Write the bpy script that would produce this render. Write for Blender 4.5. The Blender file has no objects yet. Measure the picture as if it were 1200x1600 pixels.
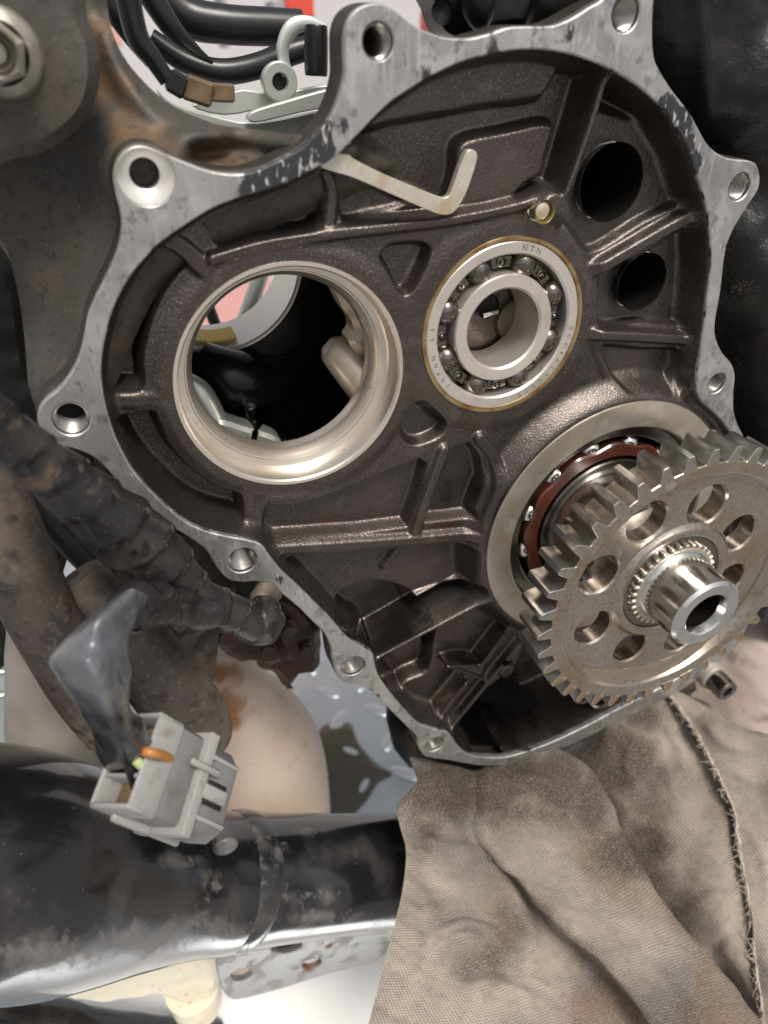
import bpy, bmesh, math, random
import numpy as np
from mathutils import Vector, Matrix
from mathutils.geometry import delaunay_2d_cdt
random.seed(7); RNG = np.random.default_rng(11)
scene = bpy.context.scene
COL = scene.collection
PI = math.pi
# ------------------------------------------------------------------ camera
# face coordinates in mm: u right, v up, w out of the machined crankcase face (w = 0)
FPX = 1100.0; HC = 161.0; V0 = 800.0          # focal length in photo pixels, lens height over the face, lens height over ground
_n = np.array([(120-600)/FPX, (80-800)/FPX, 1.0]); _n /= np.linalg.norm(_n)
_v = np.cross(_n, [1, 0, 0]); _v /= np.linalg.norm(_v)
if _v[1] > 0: _v = -_v
_u = np.cross(_v, -_n); _w = -_n
BAS = np.array([_u, _v, _w])                   # rows: face axes seen in camera axes (x right, y down, z forward)
def at(px, py, w=0.0):
    d = np.array([(px-600)/FPX, (py-800)/FPX, 1.0]); P = d*((HC-w)/(d @ _n))
    return np.array([P @ _u, P @ _v, w])
def at_d(px, py, d):                           # point d mm deep along the optical axis
    P = BAS @ np.array([(px-600)/FPX*d, (py-800)/FPX*d, d]); return np.array([P[0], P[1], P[2]+HC])
def depth_of(p):                               # distance along the optical axis, mm
    q = np.array([p[0], p[1], p[2]-HC]); return (q @ BAS)[2]
def mmpx(p): return depth_of(p)/FPX
def W(P):
    P = np.asarray(P, float); P = P.reshape(-1, 3)
    return np.c_[P[:, 0], -P[:, 2], P[:, 1]+V0]*0.001
cam = bpy.data.cameras.new('camera'); camo = bpy.data.objects.new('camera', cam); COL.objects.link(camo)
cr = W(BAS[:, 0])[0]-W([0, 0, 0])[0]; cd = W(BAS[:, 1])[0]-W([0, 0, 0])[0]; cf = W(BAS[:, 2])[0]-W([0, 0, 0])[0]
X, Y, Z = [Vector(q).normalized() for q in (cr, -cd, -cf)]
camo.matrix_world = Matrix(((X.x, Y.x, Z.x, 0), (X.y, Y.y, Z.y, 0), (X.z, Y.z, Z.z, 0), (0, 0, 0, 1)))
camo.location = Vector(W([0, 0, HC])[0])
cam.sensor_fit = 'HORIZONTAL'; cam.sensor_width = 36; cam.lens = 36*FPX/1200
cam.clip_start = 0.005; cam.clip_end = 500
cam.dof.use_dof = True; cam.dof.focus_distance = depth_of(at(760, 700, 2))*0.001; cam.dof.aperture_fstop = 17
scene.camera = camo
# ------------------------------------------------------------------ sky, sun, exposure
SUN_EL, SUN_AZ = 60, 172                      # azimuth measured from +Y towards +X
wd = bpy.data.worlds.new('World'); scene.world = wd; wd.use_nodes = True
nt = wd.node_tree; nt.nodes.clear()
sky = nt.nodes.new('ShaderNodeTexSky'); sky.sky_type = 'NISHITA'; sky.sun_disc = False
sky.sun_elevation = math.radians(SUN_EL); sky.sun_rotation = math.radians(SUN_AZ)
sky.air_density = 1.0; sky.dust_density = 4.0; sky.ozone_density = 1.0
hs = nt.nodes.new('ShaderNodeHueSaturation'); hs.inputs['Saturation'].default_value = 0.14
bg = nt.nodes.new('ShaderNodeBackground'); bg.inputs[1].default_value = 0.095
wo = nt.nodes.new('ShaderNodeOutputWorld')
nt.links.new(sky.outputs[0], hs.inputs['Color']); nt.links.new(hs.outputs[0], bg.inputs[0]); nt.links.new(bg.outputs[0], wo.inputs[0])
sun = bpy.data.lights.new('sun', 'SUN'); sun.energy = 2.6; sun.angle = math.radians(20); sun.color = (1, 0.93, 0.85)
suno = bpy.data.objects.new('sun', sun); COL.objects.link(suno)
sd = Vector((math.sin(math.radians(SUN_AZ))*math.cos(math.radians(SUN_EL)), math.cos(math.radians(SUN_AZ))*math.cos(math.radians(SUN_EL)), math.sin(math.radians(SUN_EL))))
suno.rotation_euler = sd.to_track_quat('Z', 'Y').to_euler(); suno.location = (0, -2, 4)
scene.view_settings.view_transform = 'Standard'; scene.view_settings.look = 'None'
scene.view_settings.exposure = 0.45; scene.view_settings.gamma = 1.0
# ------------------------------------------------------------------ materials
def M(name, base, rough=0.5, metal=0.0, layers=(), bump=(), coat=0.0, coat_rough=0.1, spec=0.5, trans=0.0, ior=1.45, sss=0.0, aniso=0.0, weave=None):
    m = bpy.data.materials.new(name); m.use_nodes = True; t = m.node_tree; N = t.nodes; L = t.links
    b = N['Principled BSDF']; tc = N.new('ShaderNodeTexCoord')
    def noise(scale, detail=4, stretch=None, dist=0.0, kind='n', rot=None):
        src = tc.outputs['Object']
        if stretch or rot:
            mp = N.new('ShaderNodeMapping'); mp.inputs['Scale'].default_value = stretch or (1, 1, 1); mp.inputs['Rotation'].default_value = rot or (0, 0, 0)
            L.new(src, mp.inputs[0]); src = mp.outputs[0]
        if kind == 'v':
            n = N.new('ShaderNodeTexVoronoi'); n.inputs['Scale'].default_value = scale; L.new(src, n.inputs['Vector']); return n.outputs['Distance']
        n = N.new('ShaderNodeTexNoise'); n.inputs['Scale'].default_value = scale; n.inputs['Detail'].default_value = detail
        n.inputs['Distortion'].default_value = dist; L.new(src, n.inputs['Vector']); return n.outputs['Fac']
    col = None; ro = None; me = None; co = None
    def mixc(a, bcol, fac):
        x = N.new('ShaderNodeMix'); x.data_type = 'RGBA'; L.new(fac, x.inputs[0])
        if a is None: x.inputs[6].default_value = (*base, 1)
        else: L.new(a, x.inputs[6])
        x.inputs[7].default_value = (*bcol, 1); return x.outputs[2]
    def mixf(a, a0, bv, fac):
        x = N.new('ShaderNodeMix'); x.data_type = 'FLOAT'; L.new(fac, x.inputs[0])
        if a is None: x.inputs[2].default_value = a0
        else: L.new(a, x.inputs[2])
        x.inputs[3].default_value = bv; return x.outputs[0]
    for l in layers:
        v = noise(l.get('scale', 100), l.get('detail', 4), l.get('stretch'), l.get('dist', 0.0), l.get('kind', 'n'), l.get('rot'))
        if 'attr' in l:
            a = N.new('ShaderNodeAttribute'); a.attribute_name = l['attr']
            mu = N.new('ShaderNodeMath'); mu.operation = 'MULTIPLY_ADD'; mu.inputs[1].default_value = l.get('aa', 1.0)
            L.new(a.outputs['Fac'], mu.inputs[0]); L.new(v, mu.inputs[2]); v = mu.outputs[0]
        r = N.new('ShaderNodeMapRange'); r.interpolation_type = 'SMOOTHSTEP'
        r.inputs[1].default_value = l['lo']; r.inputs[2].default_value = l['hi']; r.inputs[3].default_value = 0; r.inputs[4].default_value = l.get('amt', 1.0)
        L.new(v, r.inputs[0]); f = r.outputs[0]
        if 'col' in l: col = mixc(col, l['col'], f)
        if 'rough' in l: ro = mixf(ro, rough, l['rough'], f)
        if 'metal' in l: me = mixf(me, metal, l['metal'], f)
        if 'coat' in l: co = mixf(co, coat, l['coat'], f)
    if col is not None: L.new(col, b.inputs['Base Color'])
    else: b.inputs['Base Color'].default_value = (*base, 1)
    for o, nm, v0 in ((ro, 'Roughness', rough), (me, 'Metallic', metal), (co, 'Coat Weight', coat)):
        if o is not None: L.new(o, b.inputs[nm])
        else: b.inputs[nm].default_value = v0
    b.inputs['Coat Roughness'].default_value = coat_rough; b.inputs['Specular IOR Level'].default_value = spec
    b.inputs['Transmission Weight'].default_value = trans; b.inputs['IOR'].default_value = ior
    if sss: b.inputs['Subsurface Weight'].default_value = sss; b.inputs['Subsurface Scale'].default_value = 0.006; b.inputs['Subsurface Radius'].default_value = (1, .7, .5)
    if aniso: b.inputs['Anisotropic'].default_value = aniso
    prev = None
    for q in bump:
        v = noise(q[0], q[3] if len(q) > 3 else 3, q[2] if len(q) > 2 else None)
        bp = N.new('ShaderNodeBump'); bp.inputs['Strength'].default_value = 1.0; bp.inputs['Distance'].default_value = q[1]*0.001
        L.new(v, bp.inputs['Height'])
        if prev: L.new(prev, bp.inputs['Normal'])
        prev = bp.outputs[0]
    if weave:
        outs = []
        for ang in (.45, .45+PI/2):
            uvn = N.new('ShaderNodeUVMap'); mp = N.new('ShaderNodeMapping'); mp.inputs['Rotation'].default_value = (0, 0, ang); L.new(uvn.outputs[0], mp.inputs[0])
            wv = N.new('ShaderNodeTexWave'); wv.bands_direction = 'X'; wv.inputs['Scale'].default_value = weave[0]; wv.inputs['Distortion'].default_value = 1.2
            wv.inputs['Detail'].default_value = 2; wv.inputs['Detail Scale'].default_value = 0.5
            L.new(mp.outputs[0], wv.inputs['Vector']); outs.append(wv.outputs['Fac'])
        ad = N.new('ShaderNodeMath'); ad.operation = 'ADD'; L.new(outs[0], ad.inputs[0]); L.new(outs[1], ad.inputs[1])
        wr = N.new('ShaderNodeMapRange'); wr.inputs[1].default_value = .2; wr.inputs[2].default_value = 1.5; wr.inputs[3].default_value = .66; wr.inputs[4].default_value = 1.12; L.new(ad.outputs[0], wr.inputs[0])
        vm = N.new('ShaderNodeVectorMath'); vm.operation = 'SCALE'; L.new(col, vm.inputs[0]); L.new(wr.outputs[0], vm.inputs['Scale']); L.new(vm.outputs[0], b.inputs['Base Color'])
        bp = N.new('ShaderNodeBump'); bp.inputs['Strength'].default_value = 1.0; bp.inputs['Distance'].default_value = weave[1]*0.001
        L.new(ad.outputs[0], bp.inputs['Height'])
        if prev: L.new(prev, bp.inputs['Normal'])
        prev = bp.outputs[0]
    if prev: L.new(prev, b.inputs['Normal'])
    return m
# ------------------------------------------------------------------ objects
ORG = {}
def thing(name, label, cat, loc, group=None):
    o = bpy.data.objects.new(name, None); COL.objects.link(o); o.empty_display_size = 0.01
    p = W(loc)[0]; o.location = p; ORG[o.name] = p
    o['label'] = label; o['category'] = cat
    if group: o['group'] = group
    return o
def tag(o, label, cat, group=None):
    o['label'] = label; o['category'] = cat
    if group: o['group'] = group
    return o
def build(name, V, F, mat, parent=None, angle=35, org=None, attrs=None, uv=None, smooth=True):
    Wv = W(V)
    if org is None:
        org = Wv.mean(0) if parent is None else (Wv.min(0)+Wv.max(0))/2
        if parent is None: org[2] = Wv[:, 2].min()
    else: org = W(org)[0]
    me = bpy.data.meshes.new(name); L = Wv-org
    if isinstance(F, np.ndarray):
        k = F.shape[1]; me.vertices.add(len(L)); me.vertices.foreach_set('co', L.astype(np.float32).ravel())
        me.loops.add(F.size); me.loops.foreach_set('vertex_index', F.astype(np.int32).ravel())
        me.polygons.add(len(F)); me.polygons.foreach_set('loop_start', (np.arange(len(F))*k).astype(np.int32))
        me.update(calc_edges=True); me.validate()
    else:
        me.from_pydata([tuple(q) for q in L], [], F); me.update()
    if smooth:
        me.polygons.foreach_set('use_smooth', np.ones(len(me.polygons), bool))
        if angle < 180: me.set_sharp_from_angle(angle=math.radians(angle))
    for k, a in (attrs or {}).items():
        at_ = me.attributes.new(k, 'FLOAT', 'POINT'); at_.data.foreach_set('value', np.asarray(a, np.float32))
    if uv is not None:
        ul = me.uv_layers.new(name='UVMap'); li = np.zeros(len(me.loops), np.int32); me.loops.foreach_get('vertex_index', li)
        ul.data.foreach_set('uv', uv[li].astype(np.float32).ravel())
    me.materials.append(mat)
    o = bpy.data.objects.new(name, me); COL.objects.link(o); ORG[o.name] = org
    if parent is not None: o.parent = parent; o.location = org-ORG[parent.name]
    else: o.location = org
    return o
def dup(o, parent, off=(0, 0, 0), rot=None):       # copy of a part, mesh shared; off in face mm
    c = o.copy(); COL.objects.link(c); c.parent = parent
    d = np.array([off[0], -off[2], off[1]])*0.001
    c.location = Vector(o.location)+Vector(d); ORG[c.name] = ORG[o.name]+d
    if rot is not None: c.rotation_euler = (0, -rot, 0)
    return c
class MB:
    def __init__(s): s.V = []; s.F = []; s.n = 0
    def add(s, V, F):
        V = np.asarray(V, float)
        s.V.append(V); s.F += [tuple(int(i)+s.n for i in f) for f in F]; s.n += len(V); return s
    def build(s, name, mat, parent=None, **k): return build(name, np.vstack(s.V), s.F, mat, parent, **k)
def catmull(P, n, closed=False):
    P = np.asarray(P, float); m = len(P); out = []
    rng = range(m) if closed else range(m-1)
    for i in rng:
        p0, p1, p2, p3 = [P[(i+k) % m] if closed else P[min(max(i+k, 0), m-1)] for k in (-1, 0, 1, 2)]
        for t in np.linspace(0, 1, n, endpoint=False):
            out.append(0.5*((2*p1)+(-p0+p2)*t+(2*p0-5*p1+4*p2-p3)*t*t+(-p0+3*p1-3*p2+p3)*t**3))
    if not closed: out.append(P[-1])
    return np.array(out)
def resample(P, step, closed=True):
    Q = np.vstack([P, P[:1]]) if closed else P
    s = np.r_[0, np.cumsum(np.linalg.norm(np.diff(Q, axis=0), axis=1))]; n = max(8, int(s[-1]/step))
    x = np.linspace(0, s[-1], n, endpoint=not closed)
    return np.c_[[np.interp(x, s, Q[:, k]) for k in range(Q.shape[1])]].T
def uvs(L, w=-9.0): return np.array([at(p[0], p[1], w)[:2] for p in L])
def area(P): x, y = P[:, 0], P[:, 1]; return 0.5*np.sum(x*np.roll(y, -1)-np.roll(x, -1)*y)
def ccw(P): return P if area(P) > 0 else P[::-1]
def offset(P, d):                                    # ccw loop, d > 0 grows it
    T = np.roll(P, -1, 0)-np.roll(P, 1, 0); T /= np.linalg.norm(T, axis=1)[:, None]+1e-9
    return P+np.c_[T[:, 1], -T[:, 0]]*d
def inside(P, X):
    r = np.zeros(len(X), bool); n = len(P)
    for i in range(n):
        a, b = P[i], P[(i+1) % n]
        c = (a[1] > X[:, 1]) != (b[1] > X[:, 1])
        with np.errstate(divide='ignore', invalid='ignore'):
            r ^= c & (X[:, 0] < (b[0]-a[0])*(X[:, 1]-a[1])/(b[1]-a[1]+1e-30)+a[0])
    return r
def seg_dist(X, A, B):
    d = B-A; x = X[:, 0]-A[0]; y = X[:, 1]-A[1]; t = np.clip((x*d[0]+y*d[1])/(d @ d+1e-12), 0, 1); x = x-t*d[0]; y = y-t*d[1]; return np.sqrt(x*x+y*y), t
def poly_dist(X, P, closed=False, far=None):
    if far is not None and len(X) > 2000:              # only points near the line; the rest are just "far"
        lo, hi = P.min(0)-far, P.max(0)+far; k = (X[:, 0] > lo[0]) & (X[:, 0] < hi[0]) & (X[:, 1] > lo[1]) & (X[:, 1] < hi[1])
        D = np.full(len(X), 1e3); D[k] = poly_dist(X[k], P, closed) if k.any() else 0; return D
    D = np.full(len(X), 1e9)
    for i in range(len(P) if closed else len(P)-1): D = np.minimum(D, seg_dist(X, P[i], P[(i+1) % len(P)])[0])
    return D
def sdf(X, P, far=None):
    if far is not None:
        lo, hi = P.min(0)-far, P.max(0)+far; k = (X[:, 0] > lo[0]) & (X[:, 0] < hi[0]) & (X[:, 1] > lo[1]) & (X[:, 1] < hi[1])
        D = np.full(len(X), 1e3); D[k] = sdf(X[k], P); return D
    D = poly_dist(X, P, True); return np.where(inside(P, X), -D, D)
def sdf_grid(gx, gy, P, k=4):                        # coarse signed distance, interpolated back to the fine grid
    ny, nx = gx.shape; iy = np.r_[np.arange(0, ny-1, k), ny-1]; ix = np.r_[np.arange(0, nx-1, k), nx-1]
    C = sdf(np.c_[gx[np.ix_(iy, ix)].ravel(), gy[np.ix_(iy, ix)].ravel()], P).reshape(len(iy), len(ix))
    A = np.array([np.interp(np.arange(nx), ix, r) for r in C]); return np.array([np.interp(np.arange(ny), iy, A[:, j]) for j in range(nx)]).T
def sstep(x): x = np.clip(x, 0, 1); return x*x*(3-2*x)
def fnoise(P, wl, seed, k=7):                        # cheap smooth noise, about -1..1
    r = np.random.default_rng(seed); P = np.asarray(P, float); s = 0
    for i in range(k):
        d = r.normal(size=P.shape[1]); d /= np.linalg.norm(d); s = s+np.sin((P @ d)*2*PI/(wl*r.uniform(.6, 1.7))+r.uniform(0, 6.3))
    return s/math.sqrt(k)/1.3
def circle(c, r, n=64): a = np.arange(n)*2*PI/n; return np.c_[c[0]+r*np.cos(a), c[1]+r*np.sin(a)]
def plate(outer, holes, w1, w0, bev=0.3, grid=None, back=True, seed=1):
    """flat plate between w0 (back) and w1 (front) with chamfered front edges; returns V, F"""
    outer = ccw(outer); holes = [ccw(h) for h in holes]
    loops = [offset(outer, -bev)]+[offset(h, bev) for h in holes]
    pts = []; edges = []
    for l in loops:
        k = len(pts); pts += [tuple(p) for p in l]; edges += [(k+i, k+(i+1) % len(l)) for i in range(len(l))]
    if grid:
        lo, hi = outer.min(0), outer.max(0)
        gx, gy = np.meshgrid(np.arange(lo[0], hi[0], grid), np.arange(lo[1], hi[1], grid)); G = np.c_[gx.ravel(), gy.ravel()]
        G += np.random.default_rng(seed).uniform(-.25, .25, G.shape)*grid
        k = inside(loops[0], G) & (poly_dist(G, loops[0], True) > grid*.5)
        for h in loops[1:]: k &= ~inside(h, G)
        G = G[k]
        for h in loops[1:]: G = G[poly_dist(G, h, True) > grid*.5]
        pts += [tuple(p) for p in G]
    v, e, f, *_ = delaunay_2d_cdt([Vector(p) for p in pts], edges, [], 0, 1e-6)
    v = np.array([(p.x, p.y) for p in v]); f = np.array([list(q) for q in f]); c = v[f].mean(1)
    keep = inside(loops[0], c)
    for h in loops[1:]: keep &= ~inside(h, c)
    f = f[keep]
    V = [np.c_[v, np.full(len(v), w1)]]; F = [tuple(q) for q in f]; n = len(v)
    def wall(A, wa, B, wb):
        nonlocal n
        m = len(A); V.append(np.c_[A, np.full(m, wa)]); V.append(np.c_[B, np.full(m, wb)])
        for i in range(m): j = (i+1) % m; F.append((n+i, n+m+i, n+m+j, n+j))
        n += 2*m
    wall(loops[0], w1, outer, w1-bev); wall(outer, w1-bev, outer, w0)
    for lf, h in zip(loops[1:], holes): wall(lf[::-1], w1, h[::-1], w1-bev); wall(h[::-1], w1-bev, h[::-1], w0)
    if back:
        V.append(np.c_[v, np.full(len(v), w0)]); F += [tuple(int(i)+n for i in q[::-1]) for q in f]; n += len(v)
    return np.vstack(V), F
def lathe(prof, c, n=96, a0=0, a1=2*PI):             # profile [(r, w)] round the face normal through c
    full = abs(a1-a0-2*PI) < 1e-6; a = a0+np.arange(n if full else n+1)*(a1-a0)/n; m = len(prof)
    V = np.array([[(c[0]+r*math.cos(t), c[1]+r*math.sin(t), w) for r, w in prof] for t in a]).reshape(-1, 3)
    F = []
    for i in range(n):
        j = (i+1) % len(a)
        for k in range(m-1): F.append((i*m+k, j*m+k, j*m+k+1, i*m+k+1))
    return V, F
def frame_of(d):
    d = d/np.linalg.norm(d); a = np.array([0, 0, 1.0]) if abs(d[2]) < .9 else np.array([1.0, 0, 0])
    x = np.cross(a, d); x /= np.linalg.norm(x); return x, np.cross(d, x)
def tube(P, R, n=20, cap=True, wob=0, seed=3, flat=1.0):  # sweep with per-point radius
    P = np.asarray(P, float); R = np.broadcast_to(np.asarray(R, float), (len(P),)); V = []; F = []
    T = np.gradient(P, axis=0); T /= np.linalg.norm(T, axis=1)[:, None]; x, y = frame_of(T[0]); a = np.arange(n)*2*PI/n
    for i in range(len(P)):
        x = x-T[i]*(x @ T[i]); x /= np.linalg.norm(x); y = np.cross(T[i], x)
        V.append(P[i]+R[i]*(np.cos(a)[:, None]*x+np.sin(a)[:, None]*y*flat))
    V = np.vstack(V)
    if wob:
        ax = np.repeat(P, n, 0); d = V-ax; V = ax+d*(1+wob*fnoise(V, np.mean(R)*1.6, seed)[:, None])
    for i in range(len(P)-1):
        for k in range(n): q = (k+1) % n; F.append((i*n+k, i*n+q, (i+1)*n+q, (i+1)*n+k))
    if cap:
        F.append(tuple(range(n))[::-1]); F.append(tuple((len(P)-1)*n+k for k in range(n)))
    return V, F
def pxtube(L, n=20, sub=8, **k):                       # [(px, py, w, radius px)] -> smooth swept tube
    Q = []
    for x, y, w, r in L: p = at(x, y, w); Q.append((*p, r*mmpx(p)))
    C = catmull(Q, sub); return tube(C[:, :3], C[:, 3], n, **k)
def obox(c, ax, size, bev=0.15):                        # bevelled box: centre, 3 axes, full sizes
    h = np.array(size)/2; b = min(bev*min(size), min(h)*.9); V = []; idx = {}
    for sx in (-1, 1):
        for sy in (-1, 1):
            for sz in (-1, 1):
                for k in range(3):
                    p = np.array([sx, sy, sz])*h; q = p.copy()
                    for m in range(3):
                        if m != k: q[m] -= np.sign(q[m])*b
                    idx[(sx, sy, sz, k)] = len(V); V.append(c+q[0]*ax[0]+q[1]*ax[1]+q[2]*ax[2])
    F = []
    for k in range(3):
        i, j = [m for m in range(3) if m != k]
        for s in (-1, 1):
            f = []
            for a, bb in ((-1, -1), (1, -1), (1, 1), (-1, 1)):
                t = [0, 0, 0]; t[k] = s; t[i] = a; t[j] = bb; f.append(idx[(*t, k)])
            F.append(tuple(f))
    for k in range(3):
        i, j = [m for m in range(3) if m != k]
        for a in (-1, 1):
            for bb in (-1, 1):
                t0 = [0, 0, 0]; t0[i] = a; t0[j] = bb; t1 = list(t0); t0[k] = -1; t1[k] = 1
                F.append((idx[(*t0, i)], idx[(*t0, j)], idx[(*t1, j)], idx[(*t1, i)]))
    for sx in (-1, 1):
        for sy in (-1, 1):
            for sz in (-1, 1): F.append(tuple(idx[(sx, sy, sz, k)] for k in range(3)))
    return np.array(V), F
def ball(c, r, n=16, sc=(1, 1, 1)):
    V = []; F = []
    for i in range(n//2+1):
        t = PI*i/(n//2)
        for k in range(n): a = 2*PI*k/n; V.append((c[0]+sc[0]*r*math.sin(t)*math.cos(a), c[1]+sc[1]*r*math.sin(t)*math.sin(a), c[2]+sc[2]*r*math.cos(t)))
    for i in range(n//2):
        for k in range(n): q = (k+1) % n; F.append((i*n+k, (i+1)*n+k, (i+1)*n+q, i*n+q))
    return np.array(V), F
def blur(Hh, sig, cell):
    k = int(3*sig/cell)+1; x = np.arange(-k, k+1)*cell; g = np.exp(-x*x/2/sig/sig); g /= g.sum()
    P = np.pad(Hh, k, mode='edge')
    P = sum(g[i]*P[i:i+Hh.shape[0], :] for i in range(2*k+1)); return sum(g[i]*P[:, i:i+Hh.shape[1]] for i in range(2*k+1))
def grid_mesh(gx, gy, Hh, S, cell):                      # keep cells with S < 0, snap rim vertices onto S = 0
    ny, nx = Hh.shape; gyS, gxS = np.gradient(S, cell); g2 = np.maximum(gxS**2+gyS**2, .05)
    m = np.abs(S) < cell*.75
    X = np.where(m, gx-S*gxS/g2, gx); Yv = np.where(m, gy-S*gyS/g2, gy)
    c = (S[:-1, :-1]+S[1:, :-1]+S[:-1, 1:]+S[1:, 1:])/4 < 0
    idx = np.arange(ny*nx).reshape(ny, nx)
    Fq = np.stack([idx[:-1, :-1][c], idx[:-1, 1:][c], idx[1:, 1:][c], idx[1:, :-1][c]], 1)
    used = np.unique(Fq); re = np.full(ny*nx, -1); re[used] = np.arange(len(used))
    return np.c_[X.ravel(), Yv.ravel(), Hh.ravel()][used], re[Fq], used
def net(rows, n=24, noise=(), thick=None):                # control net of (px, py, w) -> dense cloth grid + uv
    R = np.array([[at_d(*p) for p in r] for r in rows]); A = np.array([catmull(r, n) for r in R])
    B = np.array([catmull(A[:, i], n) for i in range(A.shape[1])]).transpose(1, 0, 2)
    m, k = B.shape[:2]; P = B.reshape(-1, 3)
    du = np.gradient(B, axis=1); dv = np.gradient(B, axis=0); Nn = np.cross(du, dv); Nn /= np.linalg.norm(Nn, axis=2)[..., None]+1e-9
    Nn = Nn.reshape(-1, 3)
    if (Nn*(np.array([0, 0, HC])-P)).sum(1).mean() < 0: Nn = -Nn
    for wl, amp, seed in noise: P = P+Nn*(amp*fnoise(P, wl, seed))[:, None]
    su = np.cumsum(np.r_[0, np.linalg.norm(np.diff(B, axis=1), axis=2).mean(0)]); sv = np.cumsum(np.r_[0, np.linalg.norm(np.diff(B, axis=0), axis=2).mean(1)])
    uv = np.stack(np.meshgrid(su, sv), -1).reshape(-1, 2)
    idx = np.arange(m*k).reshape(m, k); F = np.stack([idx[:-1, :-1], idx[:-1, 1:], idx[1:, 1:], idx[1:, :-1]], -1).reshape(-1, 4)
    return P, F, uv, B
# ------------------------------------------------------------------ the materials
m_cast = M('dark_cast_alloy', (0.098, 0.084, 0.077), 0.40, 0.88, bump=[(1500, .16), (420, .10)],
    layers=[dict(scale=2600, lo=.54, hi=.70, col=(.24, .21, .197)), dict(scale=22, detail=5, lo=.5, hi=.72, rough=.27, col=(.098, .078, .070), amt=.8), dict(scale=130, detail=8, lo=.58, hi=.66, col=(.19, .174, .166), rough=.5, amt=.35), dict(scale=60, lo=.45, hi=.75, col=(.135, .112, .102), amt=.7),
            dict(attr='redoil', aa=.8, scale=170, detail=6, lo=.85, hi=1.3, col=(.13, .055, .048), amt=.5), dict(attr='oil', aa=1.0, scale=120, lo=.85, hi=1.25, col=(.060, .047, .041), rough=.12, coat=1.0, amt=.9)], coat_rough=.08)
m_pit = M('oily_brown_cast', (0.035, 0.022, 0.013), 0.25, 0.4, bump=[(900, .12)], layers=[dict(scale=200, lo=.4, hi=.7, col=(.07, .04, .018))])
m_flange = M('machined_alloy', (0.52, 0.505, 0.495), 0.40, 0.85, aniso=.3, bump=[(900, .03, (1, 1, 8)), (350, .02)],
    layers=[dict(scale=28, lo=.38, hi=.66, col=(.33, .325, .33), rough=.5), dict(scale=150, detail=7, lo=.5, hi=.64, col=(.66, .65, .63), amt=.55), dict(scale=700, stretch=(1, 1, .12), rot=(0, .6, 0), lo=.5, hi=.75, col=(.62, .62, .62), amt=.6),
            dict(scale=260, detail=7, lo=.58, hi=.68, col=(.17, .165, .17), amt=.55), dict(scale=1400, stretch=(1, 1, .25), rot=(0, .5, 0), lo=.62, hi=.72, col=(.14, .14, .145), amt=.5),
            dict(attr='gasket', aa=.66, scale=210, detail=10, stretch=(1, 1, .6), rot=(0, .8, 0), lo=.77, hi=.88, col=(.034, .034, .038), rough=.45, metal=.1),
            dict(attr='gasket', aa=.14, scale=800, detail=7, stretch=(1, 1, .4), rot=(0, .8, 0), lo=.66, hi=.76, amt=.6, col=(.70, .68, .66), rough=.5, metal=.4)])
m_side = M('dusty_case_side', (0.035, 0.028, 0.023), 0.55, 0.2, bump=[(800, .1)], layers=[dict(scale=90, lo=.5, hi=.8, col=(.10, .08, .06)), dict(scale=700, lo=.62, hi=.72, col=(.2, .16, .12), amt=.5)])
m_body = M('dusty_grey_case', (0.055, 0.050, 0.046), 0.6, 0.25, bump=[(900, .12), (150, .2)],
    layers=[dict(scale=38, lo=.4, hi=.75, col=(.085, .068, .052)), dict(attr='rust', aa=.8, scale=150, detail=8, lo=.72, hi=1.25, col=(.155, .092, .046), amt=.85), dict(scale=420, detail=7, lo=.55, hi=.68, col=(.028, .025, .023), amt=.6), dict(scale=1500, lo=.66, hi=.74, col=(.26, .24, .2), amt=.7)])
m_bright = M('bright_machined_alloy', (0.80, 0.78, 0.75), 0.35, 0.55)  # colour brightened to stand in for light reaching the far bore from behind
m_bore = M('bored_alloy', (0.74, 0.685, 0.61), 0.27, 0.82, layers=[dict(scale=40, lo=.4, hi=.75, col=(.64, .55, .46)), dict(scale=500, lo=.66, hi=.72, col=(.25, .2, .16), amt=.6)], bump=[(260, .02)])
m_seat = M('stained_alloy', (0.52, 0.475, 0.405), 0.38, 0.8, layers=[dict(scale=70, lo=.4, hi=.7, col=(.40, .345, .26)), dict(scale=150, lo=.55, hi=.75, col=(.62, .60, .56), amt=.7)], bump=[(600, .02)])
m_race = M('bearing_steel', (0.70, 0.645, 0.59), 0.32, 0.75, layers=[dict(scale=90, lo=.45, hi=.75, col=(.58, .53, .48)), dict(scale=300, lo=.66, hi=.76, col=(.40, .30, .22), amt=.5)])
m_raceg = M('varnished_steel', (0.48, 0.36, 0.19), 0.3, 0.9, layers=[dict(scale=160, lo=.45, hi=.65, col=(.30, .14, .06), amt=.8)])
m_chrome = M('polished_steel', (0.72, 0.70, 0.68), 0.08, 1.0, layers=[dict(scale=200, lo=.6, hi=.8, col=(.5, .47, .44), amt=.6)])
m_darkst = M('oiled_steel', (0.16, 0.14, 0.125), 0.2, 0.95, layers=[dict(scale=200, lo=.5, hi=.7, col=(.09, .075, .065))], coat=.5)
m_black = M('shade_black', (0.006, 0.006, 0.006), 0.6, 0.0)  # flat black stands in for shade in holes, gaps and backings
m_blackst = M('shade_dark_casting', (0.012, 0.011, 0.010), 0.25, 0.3, bump=[(60, .3)])  # near-black colour stands in for shade deep inside the engine
m_gear = M('gear_steel', (0.385, 0.35, 0.305), 0.26, 0.93, bump=[(900, .02)],
    layers=[dict(scale=55, lo=.42, hi=.72, col=(.34, .265, .18)), dict(scale=700, detail=8, lo=.50, hi=.68, col=(.21, .14, .075), amt=.55), dict(scale=1500, detail=3, lo=.6, hi=.72, col=(.17, .115, .065), amt=.35), dict(scale=140, lo=.6, hi=.75, col=(.60, .56, .50), amt=.7)], coat=.4, coat_rough=.06)
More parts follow.
